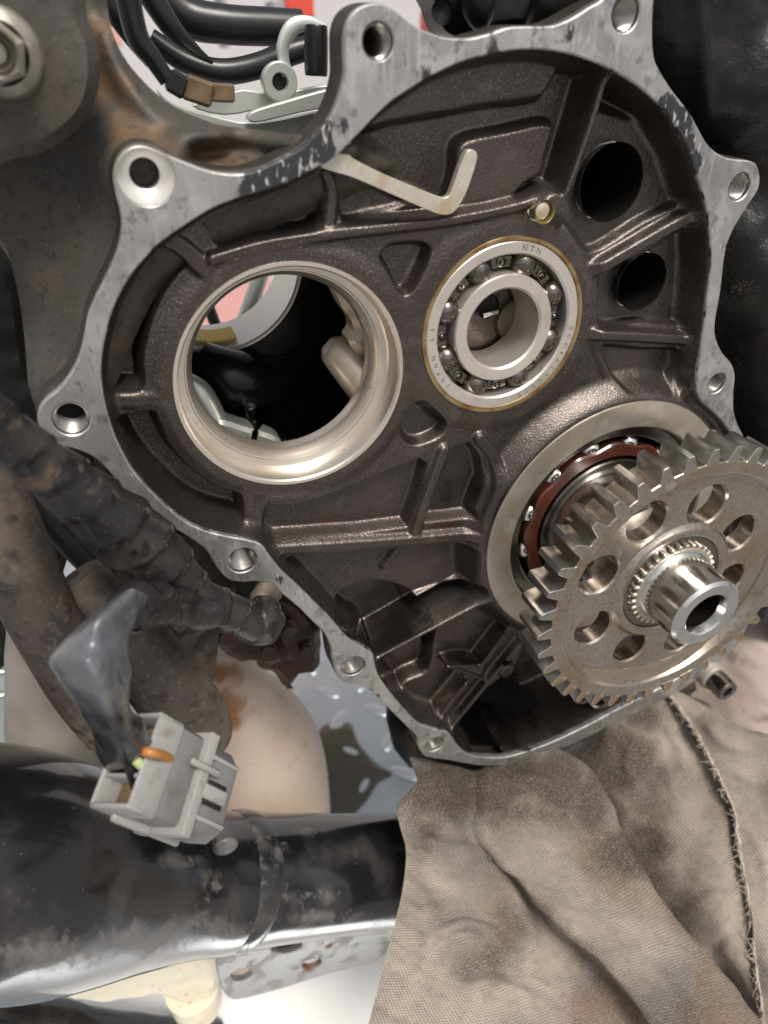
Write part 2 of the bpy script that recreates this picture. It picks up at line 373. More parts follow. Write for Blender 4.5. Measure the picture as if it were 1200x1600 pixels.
m_tooth = M('tooth_steel', (0.52, 0.505, 0.48), 0.26, 0.95, bump=[(1200, .02, (1, .15, 1))],
    layers=[dict(scale=160, lo=.45, hi=.75, col=(.30, .30, .31)), dict(scale=90, lo=.55, hi=.75, col=(.44, .34, .20), amt=.8)], coat=.4, coat_rough=.05)
m_shaft = M('ground_shaft_steel', (0.64, 0.63, 0.62), 0.2, 1.0, layers=[dict(scale=120, lo=.5, hi=.75, col=(.5, .49, .47))], bump=[(1800, .006, (.1, 1, 1))])
m_cage = M('brown_cage_plastic', (0.058, 0.019, 0.011), 0.18, 0.0, coat=.6, layers=[dict(scale=150, lo=.4, hi=.8, col=(.10, .018, .008))])
m_amber = M('amber_oil', (0.75, 0.42, 0.12), 0.03, 0.0, trans=1.0, ior=1.47)
m_hook = M('pale_plated_steel', (0.60, 0.56, 0.48), 0.42, 0.6, layers=[dict(scale=160, lo=.45, hi=.7, col=(.50, .41, .27)), dict(scale=600, lo=.6, hi=.7, col=(.7, .67, .6), amt=.5)])
m_brass = M('brass', (0.62, 0.52, 0.26), 0.3, 0.9)
m_gold = M('thread_steel', (0.36, 0.335, 0.31), 0.28, 1.0)
m_rubber = M('black_rubber', (0.012, 0.012, 0.013), 0.33, 0.0, bump=[(300, .05)], layers=[dict(scale=60, lo=.5, hi=.8, col=(.022, .021, .021), rough=.5)])
m_gritty = M('gritty_black_case', (0.007, 0.007, 0.007), 0.36, 0.1, bump=[(260, .35), (1200, .12)],
    layers=[dict(scale=60, lo=.5, hi=.75, col=(.018, .016, .015), rough=.5), dict(attr='grit', aa=1.0, scale=1600, detail=6, lo=1.02, hi=1.22, col=(.13, .11, .09), rough=.8), dict(scale=1300, lo=.69, hi=.75, col=(.2, .18, .16), amt=.6)])
m_tape = M('dusty_wrapped_tape', (0.018, 0.017, 0.018), 0.24, 0.0, bump=[(170, .5, (1, 1, .6)), (700, .15), (1800, .08)],
    layers=[dict(scale=60, detail=8, lo=.45, hi=.68, col=(.055, .046, .040), rough=.5, amt=.7), dict(scale=110, detail=9, dist=.8, lo=.61, hi=.74, col=(.13, .09, .058), rough=.8, amt=.8), dict(scale=80, detail=6, lo=.58, hi=.66, col=(.010, .010, .012), rough=.22), dict(attr='edge', aa=1.0, scale=500, detail=6, lo=.95, hi=1.2, col=(.20, .145, .10), rough=.7), dict(scale=1500, lo=.64, hi=.72, col=(.2, .16, .13), amt=.6)])
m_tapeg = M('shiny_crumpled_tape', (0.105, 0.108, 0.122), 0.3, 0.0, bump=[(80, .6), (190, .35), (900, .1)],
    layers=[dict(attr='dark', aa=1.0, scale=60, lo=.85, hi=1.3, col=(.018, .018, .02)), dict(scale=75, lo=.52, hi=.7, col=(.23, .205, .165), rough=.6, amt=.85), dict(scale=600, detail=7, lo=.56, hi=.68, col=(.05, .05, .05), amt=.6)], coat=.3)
m_dusttube = M('dusty_brown_rubber', (0.050, 0.040, 0.035), 0.55, 0.0, bump=[(300, .2), (1100, .06)],
    layers=[dict(scale=30, detail=7, lo=.44, hi=.64, col=(.135, .105, .080), rough=.8), dict(scale=170, detail=8, lo=.52, hi=.66, col=(.022, .019, .020), amt=.85), dict(scale=600, detail=6, lo=.55, hi=.72, col=(.15, .118, .095), amt=.5), dict(scale=2200, lo=.6, hi=.7, col=(.03, .026, .024), amt=.7)])
m_conn = M('grey_connector_plastic', (0.135, 0.133, 0.131), 0.42, 0.0, sss=.1, layers=[dict(scale=100, lo=.5, hi=.75, col=(.10, .09, .08)), dict(scale=420, lo=.66, hi=.74, col=(.14, .11, .08), amt=.5)])
m_conn2 = M('pale_connector_plastic', (0.235, 0.23, 0.222), 0.42, 0.0, layers=[dict(scale=150, lo=.55, hi=.75, col=(.15, .13, .11))])
m_orange = M('orange_wire', (0.36, 0.15, 0.04), 0.35); m_green = M('green_wire', (0.38, 0.46, 0.22), 0.35); m_redw = M('red_wire', (0.45, 0.03, 0.02), 0.35)
m_frame = M('black_gloss_paint', (0.008, 0.008, 0.010), 0.17, 0.0, coat=.6, coat_rough=.09, bump=[(60, .06), (700, .02)],
    layers=[dict(attr='dust', aa=1.0, scale=100, detail=9, lo=.80, hi=1.30, col=(.15, .144, .14), rough=.75, coat=0.0, amt=.8), dict(attr='dust', aa=.7, scale=420, detail=8, stretch=(1, 1, .4), lo=.78, hi=1.05, col=(.19, .18, .175), rough=.8, coat=0.0, amt=.5), dict(scale=55, detail=9, lo=.48, hi=.72, col=(.070, .066, .064), rough=.6, coat=.2, amt=.45), dict(scale=1200, lo=.68, hi=.76, col=(.16, .15, .14), rough=.7, amt=.4), dict(scale=24, lo=.5, hi=.75, col=(.035, .033, .033), rough=.32, amt=.7)])
m_bracket = M('scuffed_bracket', (0.15, 0.15, 0.15), 0.35, 0.5, bump=[(300, .05)], layers=[dict(scale=100, lo=.45, hi=.6, col=(.30, .29, .28), rough=.6), dict(attr='rust', aa=1.0, scale=200, lo=.95, hi=1.25, col=(.17, .065, .03), rough=.8)])
m_cream = M('cream_plastic', (0.68, 0.62, 0.48), 0.35, 0.0, sss=.25, layers=[dict(scale=60, lo=.5, hi=.75, col=(.60, .50, .33)), dict(scale=280, lo=.64, hi=.72, col=(.30, .20, .10), amt=.6)])
m_tan = M('tan_tank_plastic', (0.50, 0.405, 0.335), 0.38, 0.0, sss=.2, layers=[dict(scale=22, lo=.45, hi=.75, col=(.42, .33, .26)), dict(attr='stain', aa=1.0, scale=80, lo=.9, hi=1.3, col=(.27, .125, .045)), dict(scale=420, lo=.69, hi=.74, col=(.1, .06, .04)), dict(scale=90, detail=8, lo=.56, hi=.7, col=(.33, .25, .19), amt=.5), dict(scale=900, stretch=(1, 1, .1), rot=(0, .5, 0), lo=.66, hi=.74, col=(.6, .52, .45), amt=.4)])
m_plate = M('bright_tread_alloy', (0.50, 0.53, 0.56), 0.3, 0.85, layers=[dict(scale=12, lo=.45, hi=.75, col=(.38, .41, .44))], bump=[(40, .3)])
m_puddle = M('dark_oil', (0.045, 0.038, 0.025), 0.08, 0.0, coat=.5)
m_white = M('white_panel', (0.80, 0.80, 0.79), 0.5)
m_wall = M('white_wall', (0.54, 0.52, 0.52), 0.7, layers=[dict(scale=1.2, lo=.4, hi=.7, col=(.52, .50, .50))])
m_red = M('red_paint', (0.62, 0.07, 0.045), 0.4); m_pink = M('faded_pink_panel', (0.62, 0.33, 0.31), 0.5); m_yellow = M('yellow_label', (0.75, 0.52, 0.05), 0.5)
m_grey = M('grey_paint', (0.30, 0.30, 0.31), 0.5); m_floor = M('grey_concrete', (0.22, 0.215, 0.21), 0.7, layers=[dict(scale=3, lo=.4, hi=.7, col=(.17, .165, .16))])
m_zinc = M('zinc_plated', (0.60, 0.62, 0.58), 0.36, 0.7, layers=[dict(scale=60, lo=.5, hi=.75, col=(.50, .53, .50)), dict(scale=130, lo=.62, hi=.75, col=(.36, .31, .25), amt=.5)])
m_brownblk = M('brown_plastic_plug', (0.10, 0.065, 0.035), 0.4, layers=[dict(scale=120, lo=.45, hi=.7, col=(.20, .13, .07))])
m_caliper = M('oily_red_brown_iron', (0.075, 0.040, 0.032), 0.4, 0.2, bump=[(300, .4)], layers=[dict(scale=60, lo=.45, hi=.7, col=(.035, .025, .022)), dict(scale=120, lo=.6, hi=.75, col=(.15, .085, .055))])
m_sump = M('greenish_brown_casting', (0.12, 0.10, 0.075), 0.55, 0.3, bump=[(300, .4)], layers=[dict(scale=70, lo=.45, hi=.7, col=(.055, .045, .035)), dict(scale=200, lo=.6, hi=.75, col=(.24, .2, .14))])
m_bolt = M('weathered_bolt', (0.33, 0.31, 0.275), 0.4, 0.7, layers=[dict(scale=120, lo=.45, hi=.7, col=(.24, .20, .15)), dict(scale=300, lo=.58, hi=.72, col=(.42, .39, .34))], bump=[(500, .05)])
m_panel = M('dull_beige_alloy', (0.36, 0.33, 0.30), 0.5, 0.3, layers=[dict(scale=40, lo=.45, hi=.7, col=(.28, .245, .21)), dict(scale=130, lo=.66, hi=.74, col=(.06, .05, .04))], bump=[(120, .2)])
m_cloth = M('stained_rag_cloth', (0.325, 0.280, 0.236), 0.95, 0.0, spec=.15, weave=(.33, .16), bump=[(120, .5), (45, 1.2)],
    layers=[dict(scale=15, detail=5, lo=.40, hi=.60, col=(.165, .143, .122)), dict(scale=24, detail=7, lo=.45, hi=.62, col=(.105, .102, .112), amt=.8),
            dict(scale=19, detail=7, lo=.48, hi=.64, col=(.175, .115, .07), amt=.7), dict(scale=260, detail=8, lo=.50, hi=.66, col=(.17, .145, .12), amt=.4), dict(attr='grime_shade', aa=.75, scale=42, detail=9, lo=.56, hi=1.05, col=(.060, .047, .038)), dict(scale=2400, lo=.45, hi=.75, col=(.55, .47, .38), amt=.45)])
m_cloth2 = M('pinkish_rag_cloth', (0.40, 0.325, 0.285), 0.95, 0.0, spec=.15, weave=(.33, .14), bump=[(120, .4)], layers=[dict(scale=40, lo=.45, hi=.7, col=(.27, .21, .18)), dict(scale=90, lo=.6, hi=.75, col=(.15, .11, .09), amt=.7)])
m_thread = M('frayed_threads', (0.37, 0.32, 0.265), 0.95)
m_sleeve = M('black_sleeve', (0.01, 0.01, 0.011), 0.3)
m_lug = M('beige_cast_lug', (0.42, 0.36, 0.29), 0.42, 0.4, layers=[dict(scale=80, lo=.45, hi=.7, col=(.32, .26, .2))], bump=[(500, .08)])
m_oiltooth = M('oil_wet_tooth', (0.42, 0.29, 0.14), 0.12, 0.9, coat=1.0, coat_rough=.03, layers=[dict(scale=200, lo=.45, hi=.65, col=(.28, .16, .06)), dict(scale=420, lo=.58, hi=.7, col=(.6, .5, .36))])
# ------------------------------------------------------------------ the open crankcase
OUT = [(1022,-60),(1022,0),(1020,45),(1022,85),(1030,108),(1050,140),(1077,175),(1093,203),(1107,227),(1127,243),(1147,249),(1170,251),(1183,258),(1188,277),(1185,297),(1170,320),(1153,347),(1140,373),(1133,400),(1128,443),(1124,470),(1119,497),(1118,523),(1128,550),(1143,568),(1149,587),(1147,613),(1147,640),(1153,663),(1166,690),(1185,740),(1196,830),(1188,920),(1150,1010),(1070,1075),(985,1118),(922,1150),(867,1175),(810,1194),(760,1197),(727,1193),(700,1188),(683,1186),(664,1182),(655,1170),(652,1153),(637,1137),(617,1117),(597,1097),(580,1080),(563,1072),(540,1067),(527,1057),(521,1040),(517,1013),(507,990),(487,970),(467,950),(443,930),(423,915),(400,909),(383,910),(360,907),(343,893),(333,877),(322,860),(300,843),(267,823),(230,800),(207,780),(187,757),(167,733),(147,715),(120,703),(97,697),(77,687),(63,670),(58,653),(62,637),(73,623),(93,607),(113,580),(125,553),(132,523),(138,493),(150,463),(167,430),(180,400),(188,373),(190,350),(187,327),(180,300),(177,272),(184,249),(198,233),(216,227),(234,230),(253,238),(273,247),(293,255),(320,265),(347,271),(377,272),(403,266),(440,249),(473,230),(493,210),(510,193),(523,170),(533,143),(539,117),(539,87),(539,55),(545,30),(557,15),(573,7),(593,5),(613,13),(630,27),(653,43),(683,55),(700,59),(733,60),(767,52),(800,42),(857,41),(877,36),(900,25),(923,10),(940,0),(955,-25),(965,-60)]
INN = [(800,79),(833,77),(867,80),(900,87),(933,99),(960,112),(983,125),(1007,142),(1030,163),(1047,183),(1063,210),(1077,237),(1086,267),(1096,295),(1102,315),(1108,350),(1111,400),(1108,440),(1105,467),(1102,497),(1097,527),(1093,560),(1089,587),(1089,610),(1096,628),(1110,640),(1127,657),(1147,687),(1168,745),(1180,830),(1173,910),(1135,1000),(1058,1060),(972,1105),(915,1135),(855,1163),(800,1181),(767,1184),(735,1180),(717,1168),(707,1153),(697,1143),(677,1139),(653,1130),(633,1110),(610,1083),(592,1057),(586,1037),(582,1021),(565,1010),(543,997),(517,967),(493,943),(467,917),(440,892),(420,867),(411,854),(398,847),(378,842),(350,837),(317,828),(287,813),(267,797),(240,772),(217,747),(200,723),(182,687),(170,653),(162,620),(158,587),(160,550),(167,517),(175,487),(187,460),(207,427),(230,400),(247,383),(267,367),(300,345),(333,325),(367,312),(400,302),(433,292),(467,278),(500,260),(527,243),(547,223),(567,203),(587,182),(613,158),(640,140),(667,123),(700,106),(733,93),(767,85)]
outer = ccw(resample(catmull(uvs(OUT, 0), 4, True), .8)); inner = ccw(resample(catmull(uvs(INN, 0), 4, True), .8))
case = thing('crankcase', 'open dark motorcycle crankcase with bare scraped gasket flange round its edge', 'crankcase', (60, -230, -30))
HOLES = [(591,65,21.5,'t'),(978,21,21,'t'),(1156,292,17,'t'),(1120,599,14,'t'),(228,275,18,'c'),(111,655,23,'t'),(379,876,19,'t'),(552,1041,16,'t'),(679,1163,13,'t')]
hc = []
for x, y, r, k in HOLES:
    p = at(x, y, 0); rr = r*mmpx(p)*1.18; hc.append((p, rr if k == 't' else 5.6, k))
V, F = plate(outer, [inner]+[circle(p, r, 40) for p, r, k in hc], 0, -2.2, .35, grid=1.3, back=False)
spots = [(455,262,34,1.0),(400,285,26,.8),(500,225,26,.8),(530,190,22,.55),(480,245,20,.9),(1062,205,30,1.1),(1040,165,24,.7),(1085,245,18,.6),(430,270,24,.7),(700,80,26,.5),(760,72,30,.5),(840,62,34,.52),(890,66,30,.45),(660,110,20,.4),(1135,385,20,.45),(1122,440,20,.4),(440,905,20,.42),(480,940,30,.42),(520,985,28,.42),(350,850,30,.28),(600,1085,26,.42),(640,1120,26,.42),(575,1035,14,.5),(280,810,30,.3),(230,780,30,.3),(1165,330,20,.3),(820,65,26,.25),(575,230,16,.5),(620,165,18,.2)]
spots = [(x, y, r*1.25, min(1.0, q*1.15)) for x, y, r, q in spots]+[(420,278,22,.9),(510,200,18,.8),(1074,222,22,1.0),(1052,184,22,1.0),(1090,262,14,.9)]
g = np.zeros(len(V))
for x, y, r, a in spots:
    p = at(x, y, 0); s = r*mmpx(p); g = np.maximum(g, a*np.exp(-((V[:, 0]-p[0])**2+(V[:, 1]-p[1])**2)/(s*s)))
edge_in = poly_dist(V[:, :2], inner, True); g = np.maximum(g, .40*np.exp(-edge_in/.7))
build('gasket_flange', V, F, m_flange, case, angle=20, attrs=dict(gasket=g*.95))
# outer side of the case behind the flange
def skirt(loop, ws, offs):
    n = len(loop); V = []; F = []
    for w_, o_ in zip(ws, offs): V.append(np.c_[offset(loop, o_), np.full(n, w_)])
    for k in range(len(ws)-1):
        for i in range(n): j = (i+1) % n; F.append((k*n+i, (k+1)*n+i, (k+1)*n+j, k*n+j))
    return np.vstack(V), F
V, F = skirt(outer, [-2.2, -2.3, -6, -9.5, -10], [0, .2, .35, .5, -1]); build('case_side', V, F, m_side, case)
for p, r, k in hc:                                    # tapped holes
    prof = []
    if k == 't':
        w = -.3; pit = max(.9, r*.26); prof = [(r, -.2), (r, -.8), (r*.97, -1.1)]; w = -1.2
        while w > -18: prof += [(r*.82, w-pit*.35), (r*.84, w-pit*.5), (r*.96, w-pit*.9), (r*.95, w-pit)]; w -= pit
        prof += [(r*.8, w), (0.01, w-2)]
    else: prof = [(5.6, -.2), (5.4, -.6), (4.6, -2.2), (3.3, -3.4), (3.0, -3.6), (2.9, -16), (.01, -17)]
    V, F = lathe(prof, p, 48); build('bolt_hole', V, F, m_gold if k == 't' else m_bright, case, angle=30)
V, F = lathe([(2.85, -7), (2.8, -18), (.01, -18)], hc[4][0], 32); build('hole_bottom', V, F, m_black, case)
# ---- the floor of the case as a relief
CB = np.array([96.9, -64.6]); CO = np.array([36.6, -71.4]); CG = np.array([142.2, -138.1]); RB, RO, RS = 24.5, 30.1, 37.4
cell = .3; lo = inner.min(0)-3; hi = inner.max(0)+3
gx, gy = np.meshgrid(np.arange(lo[0], hi[0], cell), np.arange(lo[1], hi[1], cell)); XY = np.c_[gx.ravel(), gy.ravel()]; SH = gx.shape
def D_(f, *a): return f(XY, *a).reshape(SH)
sin_ = sdf_grid(gx, gy, inner)
Hm = np.full(SH, -8.0)
pyl = at(600, 880, -9)[1]; low = sstep((pyl-gy)/25+.5); Hm -= 2.0*low
def pocket(L, lev, wd=1.8, soft=1.0):
    global Hm
    P = ccw(resample(catmull(uvs(L), 4, True), .8)) if soft else ccw(uvs(L))
    s = D_(sdf, P, 6.0); Hm = Hm*(1-sstep(-s/wd+.0))+lev*sstep(-s/wd)
def pockp(L, lev, wd=1.8):
    pocket(L, lev, wd, 0)
def rib(L, lev, r0, r1, smooth=True):
    global Hm
    P = uvs(L); P = catmull(P, 6) if smooth and len(P) > 2 else P
    r1 = r0+(r1-r0)*.72; d = D_(poly_dist, P, False, 6.0); t = sstep(1-(d-r0)/(r1-r0)); Hm = np.maximum(Hm, Hm+(lev-Hm)*t)
def disc(c, r0, r1, lev, cut=False):
    global Hm
    d = np.hypot(gx-c[0], gy-c[1]); t = sstep((r1-d)/(r1-r0)); Hm = Hm*(1-t)+lev*t
def C2(px, py, w=-8): return at(px, py, w)[:2]
# upper surfaces and grooves
pockp([(560,205),(600,180),(640,160),(700,128),(800,100),(872,96),(925,104),(868,300),(846,292),(838,310),(790,328),(700,342),(600,352),(533,352),(520,290),(520,250)], -12.5, 2)
pocket([(552,212),(580,185),(620,155),(660,128),(700,112),(760,97),(830,92),(866,98),(868,115),(852,146),(835,158),(760,172),(700,184),(620,200),(570,214)], -12.5)
rib_h = Hm.copy()
def raise_(L, lev, wd=2.2):
    global Hm
    P = ccw(resample(catmull(uvs(L), 4, True), .8)); s = D_(sdf, P, 6.0); t = sstep(-s/wd+.5); Hm = Hm*(1-t)+np.maximum(Hm, lev)*t
raise_([(560,190),(600,165),(660,124),(700,106),(800,86),(872,92),(872,112),(858,140),(840,156),(760,166),(700,178),(620,192),(570,204)], -8.6)
raise_([(722,222),(790,204),(866,192),(858,240),(848,275),(822,290),(800,312),(750,322),(715,330),(700,318),(712,270)], -9.2)
raise_([(548,352),(640,334),(700,328),(660,300),(600,288),(560,300)], -11.2)
pocket([(940,112),(990,135),(1035,175),(1062,225),(1078,290),(1060,318),(1000,350),(918,396),(880,352),(866,312),(884,250),(912,160)], -10.6)
pocket([(935,112),(975,124),(1010,150),(1040,182),(1040,200),(990,190),(945,178),(925,165)], -13.5, 3)
# trench round the bore
pocket([(248,385),(215,425),(192,475),(174,525),(165,575),(164,608),(222,608),(224,560),(234,510),(252,465),(275,430),(297,406),(285,388),(268,374)], -15)
pocket([(172,650),(178,675),(190,705),(220,745),(255,780),(295,808),(335,822),(374,825),(378,772),(340,758),(300,732),(268,697),(248,655),(240,640),(200,645)], -15)
pocket([(326,352),(340,383),(400,370),(490,358),(502,300),(500,272),(467,286),(400,309),(352,328)], -12)
pocket([(528,275),(534,347),(580,342),(632,330),(642,312),(600,292),(560,275)], -12.5)
# triangles
pocket([(596,388),(612,378),(650,374),(668,379),(673,393),(662,424),(646,452),(632,461),(619,455),(602,424),(590,403)], -11.6, 1.7)
pocket([(624,664),(634,640),(648,626),(662,621),(676,627),(692,648),(697,663),(688,680),(660,693),(640,694),(625,683)], -11.6, 1.7)
# right-hand pockets
pocket([(930,428),(1000,395),(1068,352),(1074,380),(1076,500),(1000,505),(930,506)], -10.6)
pocket([(932,538),(1000,540),(1070,545),(1052,575),(1038,612),(1010,622),(972,612),(946,585)], -10.6)
# lower pockets
pockp([(412,786),(468,784),(512,770),(600,735),(655,713),(668,722),(655,770),(636,822),(560,832),(425,842),(404,832)], -11.8)
pockp([(708,697),(734,688),(750,710),(756,745),(738,788),(742,806),(700,812),(655,816),(668,780)], -11.8)
pockp([(432,868),(560,860),(745,846),(735,905),(700,925),(640,945),(640,1130),(560,1005),(520,965)], -12.6)
pockp([(620,1000),(690,965),(770,930),(800,985),(770,1030),(700,1120),(660,1135),(590,1040)], -12.6)
pockp([(524,952),(536,938),(552,929),(572,921),(592,918),(615,921),(638,929),(655,938),(690,924),(727,908),(752,898),(764,914),(660,968),(585,1010),(572,1010),(545,988)], -19, 2.4)
pocket([(592,1022),(640,1003),(692,968),(686,1020),(676,1062),(645,1078),(636,1088),(650,1112),(636,1104),(605,1062)], -18, 2.2)
pockp([(820,1010),(810,1040),(770,1075),(735,1090),(700,1140),(740,1172),(800,1178),(900,1140),(1000,1090),(1140,1000),(1170,900),(1100,900)], -27, 4)
# ribs
rib([(330,402),(400,384),(500,364),(600,352),(700,340),(800,320),(848,300)], -6.3, .9, 2.6)
rib([(262,372),(290,392),(318,416)], -7, 1.6, 3.4); rib([(507,270),(516,300),(508,366)], -7, .9, 2.4)
rib([(160,620),(200,624),(240,622)], -7.6, 1.2, 3.2); rib([(386,760),(390,800),(398,838)], -7.4, 1.0, 2.8)
rib([(930,100),(905,190),(868,296)], -4.6, .7, 2.0)
rib([(1094,318),(1010,366),(918,420)], -5.6, 1.3, 3.2); rib([(918,518),(1000,521),(1092,528)], -5.6, 1.1, 3.0); rib([(1080,542),(1048,612)], -6.4, 1.0, 2.8)
rib([(926,420),(925,510),(936,560),(958,605)], -7.8, 1.0, 2.6)
rib([(412,852),(520,846),(640,838),(752,828)], -6.4, 1.3, 3.1); rib([(690,700),(668,760),(644,832)], -6.8, 1.2, 2.9); rib([(640,845),(620,874),(606,893)], -10.4, .4, 2.6)
rib([(745,680),(768,712),(770,750),(752,795),(750,826)], -6.6, 1.2, 2.8)
rib([(580,1016),(760,921)], -5.2, .7, 2.0, False);
raise_([(786,984),(808,1000),(758,1058),(694,1138),(672,1122),(722,1060)], -8.6, 1.2)
rib([(783,986),(746,1036)], -6.6, .4, 1.6, False); rib([(724,1062),(682,1116)], -6.6, .4, 1.6, False); rib([(806,998),(758,1056),(692,1136)], -5.8, .5, 1.8, False)
raise_([(694,1036),(744,1032),(758,1056)], -8.2, 1.0)
rib([(696,1036),(744,1034)], -7.0, .35, 1.3, False); rib([(696,1037),(752,1056)], -7.0, .35, 1.3, False)
rib([(400,838),(404,800),(412,780)], -7.6, .8, 2.2)
# bosses
Hm = -8+(Hm+8)*np.where(Hm < -8, 1.25, 1.4)
disc(C2(852, 331), 4.6, 6.0, -3.6); disc(C2(790, 1046), 2.6, 4.6, -6.5)
for c, r, e, l in ((CO, RO+2.2, 4.2, -7.0), (CB, RB+3.0, 5, -7.2)): disc(c, r, r+e, l)
disc(CG, 46.6, 54.5, -2.6)
# wall up to the flange, with a fillet
t = np.clip(1+sin_/3.6, 0, 1); Hm += (-.6-Hm)*t**3.2
Hm = np.where(sin_ > -.25, -.5, Hm)
Hm = blur(Hm, .27, cell)
Hm = np.where(sin_ > -.1, np.minimum(Hm, -.6), Hm)
Hm += .03*fnoise(np.c_[gx.ravel(), gy.ravel()], 6, 5).reshape(SH)
GAL = [(C2(956, 286), 9.4), (C2(1004, 441), 8.0)]
S = np.maximum.reduce([sin_-1.2, RO-.2-np.hypot(gx-CO[0], gy-CO[1]), RB-.3-np.hypot(gx-CB[0], gy-CB[1]), RS-np.hypot(gx-CG[0], gy-CG[1])]+[r-np.hypot(gx-c[0], gy-c[1]) for c, r in GAL+[(C2(851, 331, -3.6), 2.75), (C2(792, 1037, -5), 1.4)]])
triP = ccw(uvs([(736,1088),(758,1131),(708,1131)], -20)); S = np.maximum(S, -D_(sdf, triP, 4.0))
V, F, used = grid_mesh(gx, gy, Hm, S, cell)
oil = np.zeros(SH)
for x, y, r, a in [(600,1000,120,.75),(730,1060,110,.75),(600,830,110,.42),(760,770,50,.75),(655,660,45,.75),(700,780,60,.5),(540,960,50,.6),(800,1100,120,.8),(790,820,60,.6),(560,740,60,.35),(430,790,40,.4)]:
    p = at(x, y, -9); s = r*mmpx(p); oil = np.maximum(oil, a*np.exp(-((gx-p[0])**2+(gy-p[1])**2)/(s*s)))
red = np.zeros(SH)
for x, y, r, a in [(450,838,26,.5),(520,836,34,.6),(600,830,34,.65),(650,822,24,.8),(700,824,30,.75),(745,824,16,.6),(775,775,20,.75),(660,700,22,.45),(800,950,26,.4),(720,930,30,.4)]:
    p = at(x, y, -6); s = r*mmpx(p); red = np.maximum(red, a*np.exp(-((gx-p[0])**2+(gy-p[1])**2)/(s*s)))
build('case_floor', V, F, m_cast, case, angle=180, attrs=dict(oil=oil.ravel()[used], redoil=red.ravel()[used]))
for c, r in GAL:
    V, F = lathe([(r+.25, -8.0), (r, -8.4), (r-.1, -9), (r-.1, -60), (.01, -60)], c, 56); build('oil_gallery', V, F, m_blackst, case)
V, F = lathe([(2.9, -3.5), (2.75, -3.9), (2.6, -4.6), (2.6, -7), (.01, -7)], C2(851, 331, -3.6), 32); build('plug_seat', V, F, m_brass, case)
V, F = lathe([(.01, -4.0), (1.6, -4.05), (2.0, -4.3), (2.1, -6.6)], C2(850, 330, -3.6), 32); build('oil_jet', V, F, m_hook, case)
V, F = lathe([(1.5, -5.2), (1.4, -6), (1.2, -12), (.01, -12)], C2(792, 1037, -5), 24); build('drain_hole', V, F, m_black, case)
# the machined bores
V, F = lathe([(RO+.15, -7.3), (RO, -6.7), (RO-.9, -6.75), (RO-1.3, -7.3), (RO-1.45, -13.6), (RO-1.9, -14.2), (26.6, -14.5), (26.3, -15.0), (26.0, -15.1), (25.7, -15.6), (24.6, -17.2), (24.2, -18.6), (24.3, -22), (30, -23)], CO, 128)
build('main_bore', V, F, m_bore, case, angle=25)
V, F = lathe([(46.8, -3.2), (46.3, -2.2), (45.7, -2.0), (38.2, -2.0), (37.6, -2.5), (37.5, -6.5), (36.6, -6.8)], CG, 144); build('bearing_seat', V, F, m_seat, case, angle=25)
# dark inside of the engine
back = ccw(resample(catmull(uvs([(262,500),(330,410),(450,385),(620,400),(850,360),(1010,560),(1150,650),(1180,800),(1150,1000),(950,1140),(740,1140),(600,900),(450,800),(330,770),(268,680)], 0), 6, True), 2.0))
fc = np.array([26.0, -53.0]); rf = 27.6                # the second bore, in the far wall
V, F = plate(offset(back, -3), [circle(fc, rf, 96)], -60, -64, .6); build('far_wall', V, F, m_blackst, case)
V, F = skirt(offset(back, -3), [-1.5, -64], [0, 0]); V[:len(V)//2, 2] = -18; build('chamber_blackout', V, F, m_black, case)  # black box walls added to keep the chamber dark
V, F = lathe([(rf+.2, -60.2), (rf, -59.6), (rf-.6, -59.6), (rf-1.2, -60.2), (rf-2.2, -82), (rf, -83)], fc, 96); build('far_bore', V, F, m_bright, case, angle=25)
def px_prism(L, w1, w0, mat, name, parent, bev=.5, sm=True, holes=()):
    P = ccw(resample(catmull(uvs(L, w1), 5, True), .7)) if sm else ccw(uvs(L, w1))
    V, F = plate(P, [circle(c, r, 32) for c, r in holes], w1, w0, bev); return build(name, V, F, mat, parent)
px_prism([(500,418),(514,436),(528,462),(540,486),(553,505),(556,522),(548,536),(560,556),(580,560),(600,540),(612,500),(600,450),(570,420),(530,405)], -24, -33, m_lug, 'shift_arm', case, 2.2)
V, F = pxtube([(510,536,-34,12),(519,544,-33,24),(532,556,-31,28),(556,584,-28,31),(590,622,-24,34)], 32); build('shift_boss', V, F, m_lug, case, angle=50)
V, F = pxtube([(272,585,-40,11),(300,604,-42,19),(316,625,-42,23),(345,690,-40,25)], 24); build('stud', V, F, m_zinc, case)
V, F = pxtube([(392,705,-24,7),(398,672,-40,9),(394,650,-48,22),(390,640,-54,22)], 24); build('stud', V, F, m_chrome, case)
V, F = pxtube([(396,668,-46,17),(396,664,-45.6,16)], 20); build('stud_recess', V, F, m_black, case)
px_prism([(340,660),(380,668),(440,690),(420,720),(370,720),(345,700)], -36, -44, m_zinc, 'case_ledge', case, 1.2)
V, F = pxtube([(310,560,-58,30),(360,590,-54,45),(410,600,-56,40),(455,580,-58,26)], 24); build('inner_boss', V, F, m_blackst, case)
